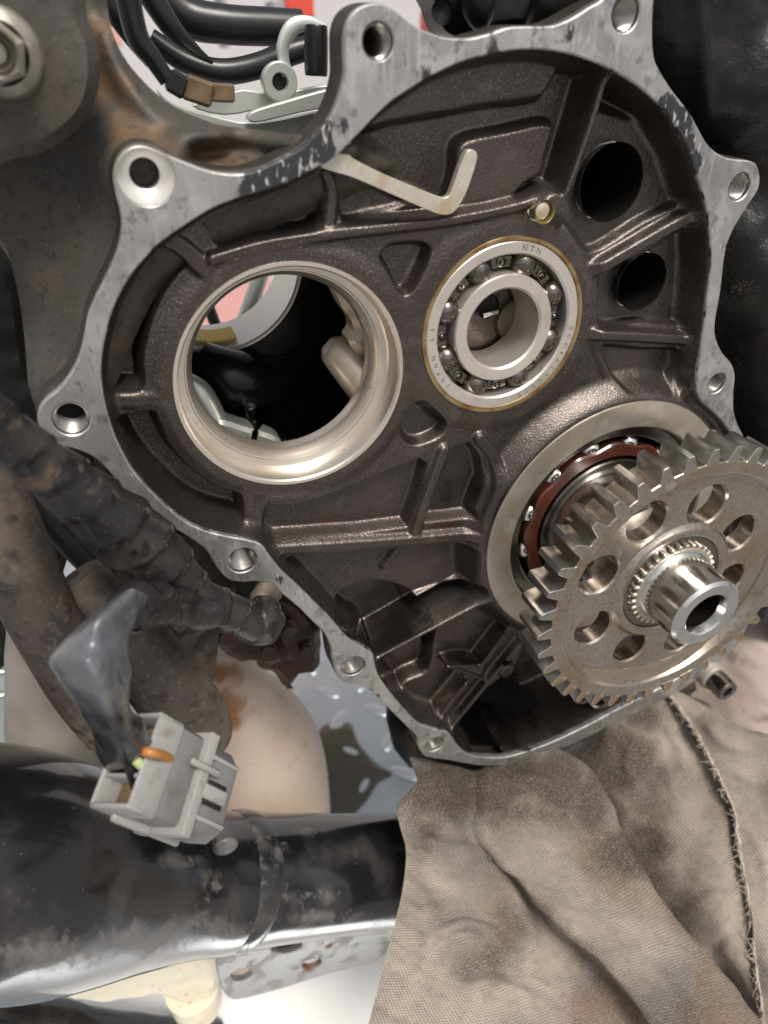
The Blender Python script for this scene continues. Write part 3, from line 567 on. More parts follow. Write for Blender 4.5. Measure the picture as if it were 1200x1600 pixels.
# little web seen through the small bearing
V, F = plate(circle(CB, 17, 64), [], -23, -27, .3, grid=2); build('oil_web', V, F, m_cast, case, attrs=dict(oil=np.full(len(V), .2)))
V, F = plate(circle(C2(806, 500, -22), 6.4, 48), [], -20.6, -23, .8); build('web_boss', V, F, m_sump, case)
V, F = lathe([(3.6, -21.6), (3.3, -22.6), (.01, -22.9)], C2(762, 478, -22), 32); build('web_pocket', V, F, m_black, case)
V, F = tube(catmull([at(755,493,-21.5), at(766,490,-21.0), at(776,487,-21.5)], 6), [.9]*13, 12); build('wet_glint', V, F, m_chrome, case)  # polished bead shaped as a stand-in for the wet highlight
V, F = lathe([(13.8, -8), (13.9, -22), (20, -22.5)], CB, 64); build('web_bore', V, F, m_darkst, case)
px_prism([(650,1000),(900,1000),(980,1060),(900,1200),(640,1200)], -46, -50, m_black, 'cavity_blackout', case)  # black sheet added behind the opening so that it stays dark
# ------------------------------------------------------------------ small ball bearing with its lettering
def letters(txt, c, r, a_mid, size, w, mat, parent, step=None):
    """raised-edge lettering on a ring, tops outward, read clockwise"""
    mb = MB(); step = step or size*.95/r; n = len(txt); dg = bpy.context.evaluated_depsgraph_get()
    for i, ch in enumerate(txt):
        if ch == ' ': continue
        cu = bpy.data.curves.new('t', 'FONT'); cu.body = ch; cu.size = size; cu.align_x = 'CENTER'; cu.resolution_u = 3; cu.offset = .02
        to = bpy.data.objects.new('t', cu); me = bpy.data.meshes.new_from_object(to)
        a = a_mid-(i-(n-1)/2)*step; er = np.array([math.cos(a), math.sin(a)]); et = np.array([math.sin(a), -math.cos(a)])
        P = np.array([(v.co.x, v.co.y) for v in me.vertices]).reshape(-1, 2)
        Q = np.array(c)+er*r+P[:, :1]*et+(P[:, 1:]-size*.35)*er
        mb.add(np.c_[Q, np.full(len(Q), w)], [tuple(p.vertices) for p in me.polygons])
        bpy.data.objects.remove(to); bpy.data.meshes.remove(me); bpy.data.curves.remove(cu)
    return mb.build('lettering', mat, parent, smooth=False)
m_ink = M('etched_letters', (0.25, 0.22, 0.19), 0.5, 0.5)
b1 = thing('ball_bearing', 'small open steel ball bearing with bare steel balls pressed into the dark case', 'ball bearing', (*CB, -12))
V, F = lathe([(20.0, -14), (20.0, -7.6), (20.5, -7.05), (23.1, -7.0), (23.5, -7.3), (23.6, -8)], CB, 128); ring_o = build('outer_ring', V, F, m_race, b1, angle=25)
V, F = lathe([(23.5, -7.6), (23.7, -6.9), (24.6, -6.85), (24.85, -7.3), (24.9, -9)], CB, 128); build('snap_ring', V, F, m_raceg, b1, angle=25)
V, F = lathe([(15.6, -16), (15.2, -11.5), (15.05, -7.5), (14.7, -7.0), (11.7, -7.0), (11.1, -7.6), (11.0, -21.5), (15, -21.5)], CB, 96); build('inner_ring', V, F, m_race, b1, angle=25)
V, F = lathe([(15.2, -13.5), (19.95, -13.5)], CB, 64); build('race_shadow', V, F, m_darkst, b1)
mb = MB()
for k in range(8): mb.add(*lathe([(15.9, -11.6), (16.1, -10.5), (18.9, -10.5), (19.2, -11.6)], CB, 8, math.radians(48+45*k-9.5), math.radians(48+45*k+9.5)))
mb.build('cage', m_darkst, b1)
b0 = None
for k in range(8):
    a = math.radians(70.5+45*k); c = np.array([CB[0]+17.5*math.cos(a), CB[1]+17.5*math.sin(a), -11.2])
    if b0 is None: V, F = ball(c, 3.95, 28); b0 = build('ball', V, F, m_darkst, b1, angle=180); cb0 = c
    else: dup(b0, b1, c-cb0)
r0 = None
for k in range(8):
    a = math.radians(48+45*k); c = np.array([CB[0]+17.6*math.cos(a), CB[1]+17.6*math.sin(a), -10.2])
    if r0 is None:
        mb = MB(); mb.add(*lathe([(1.5, -10.5), (1.45, -10.1), (1.0, -9.9), (.95, -10.1)], c, 20)); mb.add(*ball(c+[0, 0, .1], .85, 12, (1, 1, .8))); r0 = mb.build('rivet', m_darkst, b1); cr0 = c
    else: dup(r0, b1, c-cr0)
letters('NTN', CB, 21.9, math.radians(74), 2.1, -6.96, m_ink, ring_o, .105)
letters('SC04A19CS10', CB, 21.9, math.radians(-38), 1.8, -6.96, m_ink, ring_o, .115)
letters('JAPAN', CB, 21.9, math.radians(208), 1.8, -6.96, m_ink, ring_o, .115)
letters('L5', CB, 21.9, math.radians(177), 1.8, -6.96, m_ink, ring_o, .12)
# ------------------------------------------------------------------ large bearing behind the gear
b2 = thing('ball_bearing', 'large ball bearing with reddish brown cage half hidden behind the gear', 'ball bearing', (*CG, -12))
V, F = lathe([(31.6, -16), (32.2, -9), (32.6, -6.2), (33.2, -5.8), (36.6, -5.8), (37.3, -6.3), (37.4, -9)], CG, 128); build('outer_ring', V, F, m_darkst, b2, angle=25)
V, F = lathe([(20.5, -2), (21, -4.6), (24.0, -4.8), (24.4, -5.4), (24.6, -16)], CG, 96); build('inner_ring', V, F, m_darkst, b2, angle=25)
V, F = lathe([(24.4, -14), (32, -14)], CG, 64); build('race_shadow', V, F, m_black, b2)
n = 240; a = np.arange(n)*2*PI/n; wv = np.cos(a*12)
ri = np.full(n, 25.2); ro = 30.0+.7*wv; mb = []
rings = [(ri, -8.5), (ri, -6.2), (ri+.5, -5.6), (ro-.6, -5.6), (ro, -6.2), (ro, -8.5)]
V = np.vstack([np.c_[CG[0]+r*np.cos(a), CG[1]+r*np.sin(a), np.full(n, w)] for r, w in rings])
F = [(k*n+i, (k+1)*n+i, (k+1)*n+(i+1) % n, k*n+(i+1) % n) for k in range(5) for i in range(n)]
build('cage', V, F, m_cage, b2, angle=40)
b0 = None
for k in range(12):
    t = 2*PI*(k+.5)/12; c = np.array([CG[0]+28.6*math.cos(t), CG[1]+28.6*math.sin(t), -10.2])
    if b0 is None: V, F = ball(c, 4.0, 24); b0 = build('ball', V, F, m_chrome, b2, angle=180); cb0 = c
    else: dup(b0, b2, c-cb0)
# ------------------------------------------------------------------ the gear
WG = 34.5; NT = 38
gear = thing('spur_gear', 'oil stained steel gear wheel with eight lightening holes on the shaft', 'gear', (*CG, WG-11))
def ringmesh(r_in_f, r_out, w1, w0, bev): pass
V, F = lathe([(38.6, WG-8.4), (41, WG-11), (44.0, WG-11), (44.3, WG-10.8), (44.2, WG-.3), (43.95, WG), (40.6, WG), (40.1, WG-.25), (39.4, WG-1.6), (38.8, WG-2.4), (38.0, WG-2.7), (37.2, WG-2.75)], CG, 190); rim = build('rim', V, F, m_gear, gear, angle=25)
CH = CG+np.array([-1.5, 1.5])
rp = 46.4; pa = 2*PI/NT
def tooth_loop():
    P = []
    for r, h in ((43.7, .355), (44.2, .305), (45.0, .268), (46.0, .232), (47.0, .193), (48.0, .15), (48.7, .110)): P.append((r, -h*pa))
    P += [(48.72, 0)]; P += [(r, -x) for r, x in P[:-1][::-1]]
    return np.array([(CG[0]+r*math.cos(t), CG[1]+r*math.sin(t)) for r, t in P])
TL = ccw(tooth_loop()); m = len(TL); ctr = TL.mean(0)
def shr(d): q = offset(TL, -d); q[0] = TL[0]; q[-1] = TL[-1]; return q
lay = [(shr(.22), WG+.03), (shr(.06), WG-.10), (TL, WG-.35), (TL, WG-10.65), (shr(.06), WG-10.88), (shr(.22), WG-11)]
V = np.vstack([np.c_[p, np.full(m, w)] for p, w in lay]); F = [(k*m+i, k*m+(i+1) % m, (k+1)*m+(i+1) % m, (k+1)*m+i) for k in range(5) for i in range(m)]
F += [tuple(range(m)), tuple(5*m+i for i in range(m))[::-1]]
th0 = math.radians(119.3)
t0 = build('tooth', V, F, m_tooth, gear, angle=22, org=(*CG, WG))
t0.data.materials.append(m_gear)
for p in t0.data.polygons: p.material_index = 1 if abs(p.normal.y) > .9 else 0
t0.rotation_euler = (0, -th0, 0); tw = None
for k in range(1, NT):
    deg = (math.degrees(th0+k*pa)+180) % 360-180
    if -150 < deg < -25:                                  # the lower teeth are wet with oil
        if tw is None: tw = dup(t0, gear, rot=th0+k*pa); tw.data = t0.data.copy(); tw.data.materials[1] = m_oiltooth
        else: dup(tw, gear, rot=th0+k*pa)
    else: dup(t0, gear, rot=th0+k*pa)
hol = [(1012,816,6.6),(1106,790,6.6),(1154,834,6.3),(1141,905,5.6),(937,899,6.5),(927,982,6.2),(985,1012,5.9),(1062,998,5.6)]
hcs = [circle(at(x, y, WG-2.7)[:2], r, 40) for x, y, r in hol]
V, F = plate(circle(CG, 38.2, 160), hcs+[circle(CH, 16.6, 72)], WG-2.7, WG-8.6, .6, grid=3); build('web', V, F, m_gear, gear, angle=25)
V, F = lathe([(21.4, WG-2.75), (20.8, WG-2.5), (20.2, WG-1.6), (19.6, WG-1.2), (17.8, WG-1.2), (17.3, WG-1.5), (17.0, WG-2.2), (16.5, WG-9)], CH, 96); build('hub', V, F, m_gear, gear, angle=40)
# ------------------------------------------------------------------ the shaft
shaft = thing('splined_shaft', 'short bright hollow steel shaft with fine splines standing out of the gear', 'shaft', (*CG, WG-6))
V, F = lathe([(17.1, WG-2.4), (16.9, WG-2.0), (13, WG-2.0), (12.6, WG-2.2), (12.4, WG-7)], CH, 96); build('washer', V, F, m_darkst, shaft, angle=25)
ns = 34; s0 = None
V, F = lathe([(13.6, WG-6), (13.6, WG-.7), (13.3, WG-.4), (11.5, WG-.2)], CH, 96); build('spline_ring', V, F, m_seat, shaft, angle=25)
c = np.array([CH[0]+13.7, CH[1], WG-2.4])
V, F = obox(c, np.eye(3), (2.6, 1.45, 3.8), .3); s0 = build('spline', V, F, m_seat, shaft, org=(*CH, WG))
for k in range(1, ns): dup(s0, shaft, rot=2*PI*k/ns)
WE = 48.4
V, F = lathe([(20.4, -16), (20.3, 16), (18.5, 18), (18.4, WG-9), (12.9, WG-8.6), (12.7, WG-.6), (12.2, WG+.4), (11.6, WG+.9), (11.6, WE-.9), (10.7, WE), (7.6, WE), (7.1, WE-.4), (6.4, WE-2.6)], CH, 128); build('shaft_body', V, F, m_shaft, shaft, angle=25)
V, F = lathe([(6.4, WE-2.6), (6.3, WE-22), (.01, WE-22)], CH, 64); build('shaft_bore', V, F, m_darkst, shaft, angle=25)
# oil caught in the rim
n = 90; a = np.linspace(math.radians(-138), math.radians(-50), n); f = np.sin(np.linspace(0, PI, n))**.6
rows = []
for q in np.linspace(0, 1, 9):
    r = 39.5-(1-q)*(5.6*f); w = WG-2.72+np.where(q < .35, (q/.35)**.5*.7, .7+1.0*((q-.35)/.65)**2)*f+.6*(.35*np.sin(np.arange(n)*.22+q*4)+.2*np.sin(np.arange(n)*.47-q*7))*f*np.sin(PI*q)
    rows.append(np.c_[CG[0]+r*np.cos(a), CG[1]+r*np.sin(a), w+.01])
V = np.vstack(rows); F = [(k*n+i, k*n+i+1, (k+1)*n+i+1, (k+1)*n+i) for k in range(8) for i in range(n-1)]
tag(build('oil_pool', V, F, M('caught_oil', (.42, .34, .25), .03, .92, coat=1.0, coat_rough=.01), angle=180), 'glossy pool of oil caught in the lower rim of the gear', 'oil')
# ------------------------------------------------------------------ bent steel tab under the flange
def px_plate(L, w1, w0, mat, name, bev=.3, n=5, parent=None, holes=(), grid=None, wpx=None, attrs=None, step=.5):
    P = ccw(resample(catmull(uvs(L, w1 if wpx is None else wpx), n, True), step)) if n > 1 else ccw(resample(uvs(L, w1), step))
    V, F = plate(P, holes, w1, w0, bev, grid=grid); return build(name, V, F, mat, parent, angle=25, attrs=attrs and attrs(V))
hk = [(547,218),(545,232),(548,243),(556,250),(600,272),(650,293),(688,308),(698,308),(704,302),(712,280),(722,252),(728,240),(734,234),(743,236),(746,246),(740,269),(729,300),(718,321),(707,333),(694,336),(678,332),(638,315),(556,279),(498,256)]
tag(px_plate(hk, -2.4, -4.4, m_hook, 'retainer_tab', .13, 6), 'pale bent steel hook reaching out from under the upper gasket flange', 'retainer')
# ------------------------------------------------------------------ the place: ground, bench plate, wall
def struct(o): o['kind'] = 'structure'; return o
def quad(P): return np.array(P, float), [(0, 1, 2, 3)]
V, F = quad([(-60000, -V0, -60000), (60000, -V0, -60000), (60000, -V0, 60000), (-60000, -V0, 60000)]); struct(build('ground', V, F, m_floor, smooth=False))
# engine body behind the flange, on the left
def relief(name, L, w, cell, hf, mat, parent=None, attrs=None, n=5, bl=1.0):
    P = ccw(resample(catmull(uvs(L, w), n, True), 1.0)); lo = P.min(0)-2; hi = P.max(0)+2
    gx, gy = np.meshgrid(np.arange(lo[0], hi[0], cell), np.arange(lo[1], hi[1], cell)); XY = np.c_[gx.ravel(), gy.ravel()]
    S = sdf_grid(gx, gy, P, 2); Hh = hf(gx, gy, XY, S); Hh = blur(Hh, bl, cell) if bl else Hh
    V, F, used = grid_mesh(gx, gy, Hh, S, cell)
    return build(name, V, F, mat, parent, angle=180, attrs=attrs and {k: a.ravel()[used] for k, a in attrs(gx, gy).items()})
def spot(gx, gy, L, w):
    g = np.zeros(gx.shape)
    for x, y, r, a in L: p = at(x, y, w); s = r*mmpx(p); g = np.maximum(g, a*np.exp(-((gx-p[0])**2+(gy-p[1])**2)/(s*s)))
    return g
def rline(XY, sh, L, w, r0, r1): d = poly_dist(XY, catmull(uvs(L, w), 6), False, 20).reshape(sh); return sstep((r1-d)/(r1-r0))
def hf_body(gx, gy, XY, S):
    d = np.maximum(sdf_grid(gx, gy, outer), 0)
    H = -24+16*np.exp(-d/5.5)
    H += 7*rline(XY, gx.shape, [(262,236),(290,214),(330,206),(400,206),(520,220)], -18, .5, 4.5)
    H -= 4*rline(XY, gx.shape, [(300,240),(340,232),(420,240)], -18, .5, 5)
    H += 5*rline(XY, gx.shape, [(178,60),(200,120),(245,170),(330,200)], -18, 1, 5)
    H -= 3*sstep((3+S)/3)+9*sstep((1.0+S)/1.0)*0
    return H+.5*fnoise(XY, 18, 2).reshape(gx.shape)
relief('engine_body', [(-80,-60),(150,-60),(168,0),(178,55),(205,105),(262,160),(330,190),(400,200),(470,203),(540,200),(600,260),(450,330),(260,420),(170,600),(130,690),(72,655),(48,600),(38,540),(20,440),(-5,380),(-80,330)], -20, .7, hf_body, m_body, case,
    attrs=lambda gx, gy: dict(rust=spot(gx, gy, [(155,60,40,.9),(165,130,45,1.0),(190,190,40,.8),(140,240,40,.5),(340,250,60,.7),(250,215,40,.7),(150,500,60,.5),(100,560,60,.5)], -20)))
# rounded mount plate with its big bolt
mp = thing('mount_plate', 'rounded dusty grey mounting plate in the upper left corner', 'plate', at(40, 120, -6))
pl = [(-90,-80),(118,-80),(135,20),(150,60),(157,100),(154,140),(140,180),(110,213),(72,237),(20,250),(-90,262)]
P = ccw(resample(catmull(uvs(pl, -4), 6, True), 1.0)); V, F = plate(P, [], -4, -12, 2.2, grid=2.5)
c0 = at(0, 85, -4); V[:, 2] += np.where(V[:, 2] > -5, .8*fnoise(V[:, :2], 20, 4)-1.5*(np.hypot(V[:, 0]-c0[0], V[:, 1]-c0[1])/24)**2, 0)
build('plate_body', V, F, m_body, mp, angle=50, attrs=dict(rust=np.zeros(len(V))))
bt = thing('flange_bolt', 'large worn hexagon flange bolt on the rounded mounting plate', 'bolt', at(-2, 82, -3)); cb = at(-4, 82, -2)[:2]; k = mmpx(at(0, 85, 0))
V, F = lathe([(68*k, -5), (66*k, -3.4), (60*k, -2.6), (46*k, -1.6)], cb, 64); build('flange', V, F, m_bolt, bt)
hx = np.array([(cb[0]+46*k*math.cos(t), cb[1]+46*k*math.sin(t)) for t in np.arange(6)*PI/3+.3]); V, F = plate(resample(hx, .5), [circle(cb, 27*k, 40)], 4.2, -2.4, .9); build('head', V, F, m_bolt, bt)
V, F = lathe([(27*k, 4), (25*k, 1), (16*k, .6), (15*k, 2.2), (.01, 2.4)], cb, 40); build('stud_end', V, F, m_bolt, bt)
# black covers on the right and at the top
def hf_right(gx, gy, XY, S):
    d = np.maximum(sdf_grid(gx, gy, outer), 0)
    H = -16+11*sstep(d/16)-3*np.exp(-d/1.5)
    H += 5*rline(XY, gx.shape, [(1150,215),(1180,120),(1230,60)], -10, 2, 13); H += 3*rline(XY, gx.shape, [(1062,-20),(1082,100),(1105,190)], -10, .2, 1.6)
    H += 6*rline(XY, gx.shape, [(1180,420),(1200,560),(1210,760)], -10, 3, 14)
    return H+.6*fnoise(XY, 18, 8).reshape(gx.shape)+.12*fnoise(XY, 4, 9).reshape(gx.shape)
rc = relief('side_cover', [(1010,-80),(1300,-80),(1300,1100),(1190,980),(1120,780),(1110,600),(1090,420),(1120,300),(1080,220),(1010,120)], -10, .6, hf_right, m_gritty,
    attrs=lambda gx, gy: dict(grit=spot(gx, gy, [(1125,238,22,.6),(1170,215,30,.35),(1140,440,26,.55),(1170,400,30,.3)], -10)))
tag(rc, 'gritty black engine cover running down the right edge', 'cover')
hp = thing('pivot_bracket', 'black plastic bracket above the gasket flange at the top of the photo', 'bracket', at(800, 10, -25))
V, F = plate(ccw(resample(catmull(uvs([(672,-70),(690,10),(700,45),(725,56),(790,46),(860,38),(930,4),(960,-70)], -20), 6, True), .8)), [], -20, -32, 2, grid=3); V[:, 2] += .7*fnoise(V, 9, 3); build('bracket_plate', V, F, m_rubber, hp)
V, F = pxtube([(742,-40,-14,30),(748,12,-15,26),(752,40,-18,12)], 20); build('lug', V, F, m_gritty, hp)
V, F = pxtube([(905,-50,-12,40),(860,0,-14,34),(832,40,-18,14)], 20); build('lug', V, F, m_rubber, hp)
V, F = lathe([(2.6, -18.6), (2.4, -19.5), (.01, -20)], at(690, 18, -19)[:2], 28); build('lug_hole', V, F, m_black, hp)
# hoses and leads behind the top flange
def hose(L, name, label, cat, mat=m_rubber, group=None, n=22, **k):
    V, F = pxtube(L, n, **k); return tag(build(name, V, F, mat, angle=60), label, cat, group)
G1 = 'black hoses and leads behind the top flange'
hose([(190,-60,-46,20),(212,50,-46,18),(238,90,-46,15),(262,126,-46,13)], 'cable', 'black lead running down into the brown plug', 'cable', group=G1)
hose([(130,-60,-56,14),(170,10,-56,14),(205,60,-57,12),(235,98,-58,9)], 'cable', 'thin black lead leftmost in the bundle above the grey body', 'cable', group=G1)
hose([(215,-60,-62,20),(262,30,-62,16),(300,75,-63,10),(330,98,-64,4)], 'cable', 'flat black lead tapering behind the plug lead', 'cable', group=G1, flat=.35) if False else None
V, F = pxtube([(205,-60,-62,22),(262,35,-62,17),(300,75,-63,10),(332,98,-64,3)], 16); tag(build('strap', V, F, m_rubber), 'tapering black strap crossing the horizontal hoses', 'strap')
hose([(225,-36,-82,30),(290,24,-80,29),(350,38,-78,27),(420,42,-78,26),(470,44,-78,25)], 'hose', 'thick upper black hose running level behind the flange', 'hose', group=G1)
hose([(235,60,-74,15),(290,96,-73,17),(345,112,-72,18),(400,104,-71,18),(450,84,-70,18),(480,75,-70,17)], 'hose', 'thinner lower black hose bending towards the clamp', 'hose', group=G1)
hose([(395,-70,-70,30),(430,-20,-70,28),(470,0,-72,24)], 'hose', 'black hose rising out of the picture at the top', 'hose', group=G1) if False else None
pg = thing('cable_plug', 'brown plastic plug on the black lead above the grey engine body', 'connector', at(310, 140, -46))
def pbox(p0, p1, w, wid, th, mat, name, parent, bev=.2, dw=0):
    a = at(*p0, w); b = at(*p1, w+dw); d = b-a; L = np.linalg.norm(d); x = d/L; vd = (a+b)/2-np.array([0, 0, HC]); vd /= np.linalg.norm(vd)
    y = np.cross(vd, x); y /= np.linalg.norm(y); z = np.cross(x, y); s = mmpx((a+b)/2)
    V, F = obox((a+b)/2, np.array([x, y, z]), (L, wid*s, th*s), bev); return build(name, V, F, mat, parent, angle=30)
pbox((262,122), (292,140), -45, 34, 26, m_rubber, 'boot', pg); pbox((286,134), (332,150), -45, 36, 24, m_brownblk, 'body', pg); pbox((328,144), (366,146), -46, 26, 18, m_brownblk, 'tip', pg)
cl = thing('hose_clamp', 'silver clamp bracket holding a black sleeve beside the top flange bolt hole', 'clamp', at(460, 90, -55))
V, F = pxtube([(494,40,-46,14),(494,46,-46,18),(494,112,-46,18),(494,118,-46,14)], 32); build('sleeve', V, F, m_sleeve, cl)
V, F = px_ = pxtube([(448,118,-50,12),(444,98,-50,9),(442,72,-50,10),(456,44,-50,12),(480,36,-50,10),(505,44,-50,8)], 14, flat=.4); build('band', V, F, m_zinc, cl)
ec = at(437, 128, -48); V, F = lathe([(4.6, -50), (4.6, -47.6), (4.2, -47.2), (2.2, -47.2), (2.0, -47.6), (2.0, -50)], ec[:2], 36); build('eye', V, F, m_zinc, cl)
V, F = plate(circle(ec[:2], 2.0, 20), [], -49.4, -50, .1); build('eye_disc', V, F, m_black, cl)  # black disc closing the hole of the eye
for L, w, lab in (([(392,176),(440,160),(520,138),(545,140),(540,160),(470,176),(396,192)], -40, 'pale zinc plate edge nearest the flange below the clamp'), ([(245,140),(270,162),(330,180),(400,192),(520,172),(540,200),(430,216),(340,212),(280,190)], -44, 'curved pale zinc plate lying along the top of the grey engine body'), ([(300,165),(350,150),(380,140),(430,146),(520,132),(520,150),(420,168),(350,180)], -52, 'thin zinc plate behind the brown plug')):
    tag(px_plate(L, w, w-3, m_zinc, 'zinc_plate', .3, 3), lab, 'plate')
# far background: wall, red machine, grey frame
wy = -1500
def wq(x0, y0, x1, y1, w): a = at(x0, y0, w); b = at(x1, y1, w); return a, b
V, F = quad([(-3500, -V0, wy), (3500, -V0, wy), (3500, 1100, wy), (-3500, 1100, wy)]); V2 = V.copy(); V2[:, 2] -= 60
mb = MB(); mb.add(*obox(np.array([0, 150-V0/2, wy-40]), np.eye(3), (7000, 1900-V0+300, 80), .05)); tag(mb.build('workshop_wall', m_wall), 'plain white wall far behind the engine', 'wall')
def far_box(name, lab, cat, x0, y0, x1, y1, w, mat, th=60):
    a = at(x0, y0, w); b = at(x1, y1, w); c = (a+b)/2; s = np.abs(b-a); V, F = obox(c-[0, 0, th/2], np.eye(3), (max(s[0], 5), max(s[1], 5), th), .08); return tag(build(name, V, F, mat, angle=30), lab, cat)
far_box('red_case', 'blurred red box beyond the silver clamp', 'box', 446, -12, 492, 28, -1250, m_red); far_box('red_post', 'narrow red post seen over the upper flange edge', 'post', 676, 15, 697, 60, -1250, m_red)
far_box('notice_board', 'faded pink panel seen through the big bore', 'panel', 290, 380, 430, 525, -700, m_pink, 20)
far_box('guard_rail', 'pale grey frame rail blurred in the background', 'rail', 345, -40, 358, 75, -900, m_grey); far_box('grey_box', 'grey blurred box left of the red box', 'box', 425, 0, 446, 30, -1200, m_grey)
far_box('pink_sign', 'small faded pink sign at the foot of the left leads', 'sign', 168, 45, 192, 72, -900, m_pink, 20)
V, F = pxtube([(318,455,-150,9),(330,490,-150,9),(345,530,-150,9),(350,560,-150,9)], 16); tag(build('stay', V, F, m_rubber), 'black stay crossing the view through the far bore', 'rod')
V, F = pxtube([(410,420,-110,12),(390,480,-110,13),(372,530,-112,12),(365,560,-112,12)], 16); tag(build('strut', V, F, m_zinc), 'pale metal strut seen through the far bore', 'rod')
V, F = lathe([(rf-2.5, -62.5), (rf-2.9, -63), (rf-3.1, -74), (rf-2.7, -74.5)], fc, 12, math.radians(-112), math.radians(-78)); tag(build('label', V, F, m_yellow), 'yellow label stuck in the bottom of the far bore', 'label')
# bench plate with raised treads
zp = -560
bench = thing('tread_plate', 'bright tread plate of the bench under the engine with raised lozenges', 'plate', (100, zp-8, -250))
V, F = obox(np.array([150, zp-6, -250]), np.eye(3), (1300, 12, 900), .2); build('plate_sheet', V, F, m_plate, bench)
tp = None; pit = 40.0
for i in range(-6, 16):
    for j in range(-13, 3):
        c = np.array([i*pit, zp+.3, j*pit-60]); ang = PI/4 if (i+j) % 2 else -PI/4
        px = (np.array([c[0], c[1], c[2]-HC]) @ BAS); X_, Y_ = 600+FPX*px[0]/px[2], 800+FPX*px[1]/px[2]
        if not (300 < X_ < 720 and 960 < Y_ < 1320): continue
        if tp is None:
            V, F = ball((0, 0, 0), 1, 16); V = np.c_[V[:, 0]*19*(1-.2*np.abs(V[:, 0])), V[:, 2]*2.2, V[:, 1]*6.5]
            tp = build('tread', V+c, F, m_plate, bench, angle=180, org=c); tc0 = c; tp.rotation_euler = (0, 0, ang)
        else: d = dup(tp, bench, c-tc0); d.rotation_euler = (0, 0, ang)
def hit(x, y, zz=zp):
    d = np.array([(x-600)/FPX, (y-800)/FPX, 1.0]); uv_ = BAS @ d; t = zz/uv_[1]; return np.array([uv_[0]*t, zz, HC+uv_[2]*t])
pud = [(500,1140),(545,1130),(560,1160),(585,1190),(612,1210),(590,1225),(570,1255),(530,1290),(500,1270),(505,1210)]
P3 = catmull(np.array([hit(*p) for p in pud]), 8, True); c = P3.mean(0); V = np.vstack([[c+[0, 2.2, 0]], c+(P3-c)*.8+[0, 2.2, 0], P3+[0, .4, 0]]); n = len(P3)
F = [(0, 1+i, 1+(i+1) % n) for i in range(n)]+[(1+i, 1+n+i, 1+n+(i+1) % n, 1+(i+1) % n) for i in range(n)]
tag(build('oil_puddle', V, F, m_puddle, angle=80), 'dark oil puddle lying on the bright tread plate', 'oil')
V, F = obox(hit(470, 1600, -480), np.eye(3), (240, 12, 200), .3); tag(build('white_board', V, F, m_white), 'white board lying below the black frame tube', 'board')
# black backing added to darken gaps behind the harness, plus a lower rib
eb = thing('engine_backing', 'black backing added behind the wiring harness to keep its gaps dark', 'engine', at(150, 700, -80))
def mass(L, w1, w0, mat, name, parent, bev=3, amp=1.5, n=5):
    P = ccw(resample(catmull(uvs(L, w1), n, True), 1.5)); V, F = plate(P, [], w1, w0, bev, grid=3.5); V[:, 2] += amp*fnoise(V, 22, 6)+amp*.4*fnoise(V, 7, 7)
    return build(name, V, F, mat, parent, angle=60)
mass([(-120,380),(20,420),(60,600),(160,660),(300,760),(420,860),(420,960),(330,960),(250,860),(120,860),(60,1010),(-120,1060)], -55, -90, m_black, 'backing_block', eb)
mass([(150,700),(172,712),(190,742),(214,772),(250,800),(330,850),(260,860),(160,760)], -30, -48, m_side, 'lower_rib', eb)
mass([(-40,560),(45,600),(70,640),(110,660),(150,700),(146,740),(60,740),(-40,700)], -62, -66, m_black, 'backing_lug', eb)
sp = thing('sump_casting', 'greenish brown cast lump with scratches below the lower left flange', 'casting', at(300, 900, -30))
mass([(238,850),(262,842),(310,842),(345,880),(362,905),(372,940),(360,985),(320,1020),(285,1060),(240,1010),(230,940)], -26, -50, m_sump, 'cast_lump', sp, 6, 2.2)
mass([(285,985),(330,960),(345,1000),(330,1100),(300,1120),(280,1050)], -34, -52, m_dusttube, 'lower_lug', sp, 4, 1)
V, F = pxtube([(255,1000,-14,12),(275,985,-14,16),(300,978,-16,14),(318,972,-18,6)], 16, wob=.12); build('wrinkled_boot', V, F, m_tape, sp)
cp = thing('brake_caliper', 'oily reddish brown iron lump hanging blurred below the flange', 'caliper', at(460, 1010, -60))
mass([(398,955),(440,930),(490,960),(505,990),(500,1050),(470,1062),(452,1085),(430,1062),(405,1050)], -52, -76, m_caliper, 'body', cp, 4, 2)
mass([(330,1000),(372,965),(430,985),(450,1040),(400,1042),(372,1040)], -48, -60, m_caliper, 'arm', cp, 3, 1.5)
for q, (x, y, r) in enumerate([(452,985,16),(478,1015,14),(418,1015,15)]):
    V, F = lathe([(r*.2, -51), (r*.2, -47.5), (r*.17, -46.8), (.01, -46.8)], at(x, y, -48)[:2], 20); build('bolt_head', V, F, m_caliper, cp)
# tan tank behind the frame tube
tk = thing('tan_tank', 'tan plastic tank with a brown oil stain behind the black frame tube', 'tank', at(420, 1280, -70))
V, F = pxtube([(330,985,-88,4),(342,1012,-88,34),(352,1045,-88,48),(364,1085,-87,66),(382,1130,-85,92),(394,1180,-82,110),(398,1250,-78,117),(398,1330,-76,118),(398,1400,-76,116)], 48, 10)
Vp = V; sx = [at(358,1110,-70)]; d = np.abs((V-np.array([0, 0, HC])) @ BAS); qp = np.c_[600+FPX*((V-[0, 0, HC]) @ BAS)[:, 0]/((V-[0, 0, HC]) @ BAS)[:, 2], 800+FPX*((V-[0, 0, HC]) @ BAS)[:, 1]/((V-[0, 0, HC]) @ BAS)[:, 2]]
st = np.exp(-(((qp[:, 0]-358)/34)**2+((qp[:, 1]-1112)/46)**2))*.8+.75*np.exp(-(((qp[:, 0]-350)/40)**2+((qp[:, 1]-1048)/26)**2))
build('tank_body', V, F, m_tan, tk, angle=180, attrs=dict(stain=st))
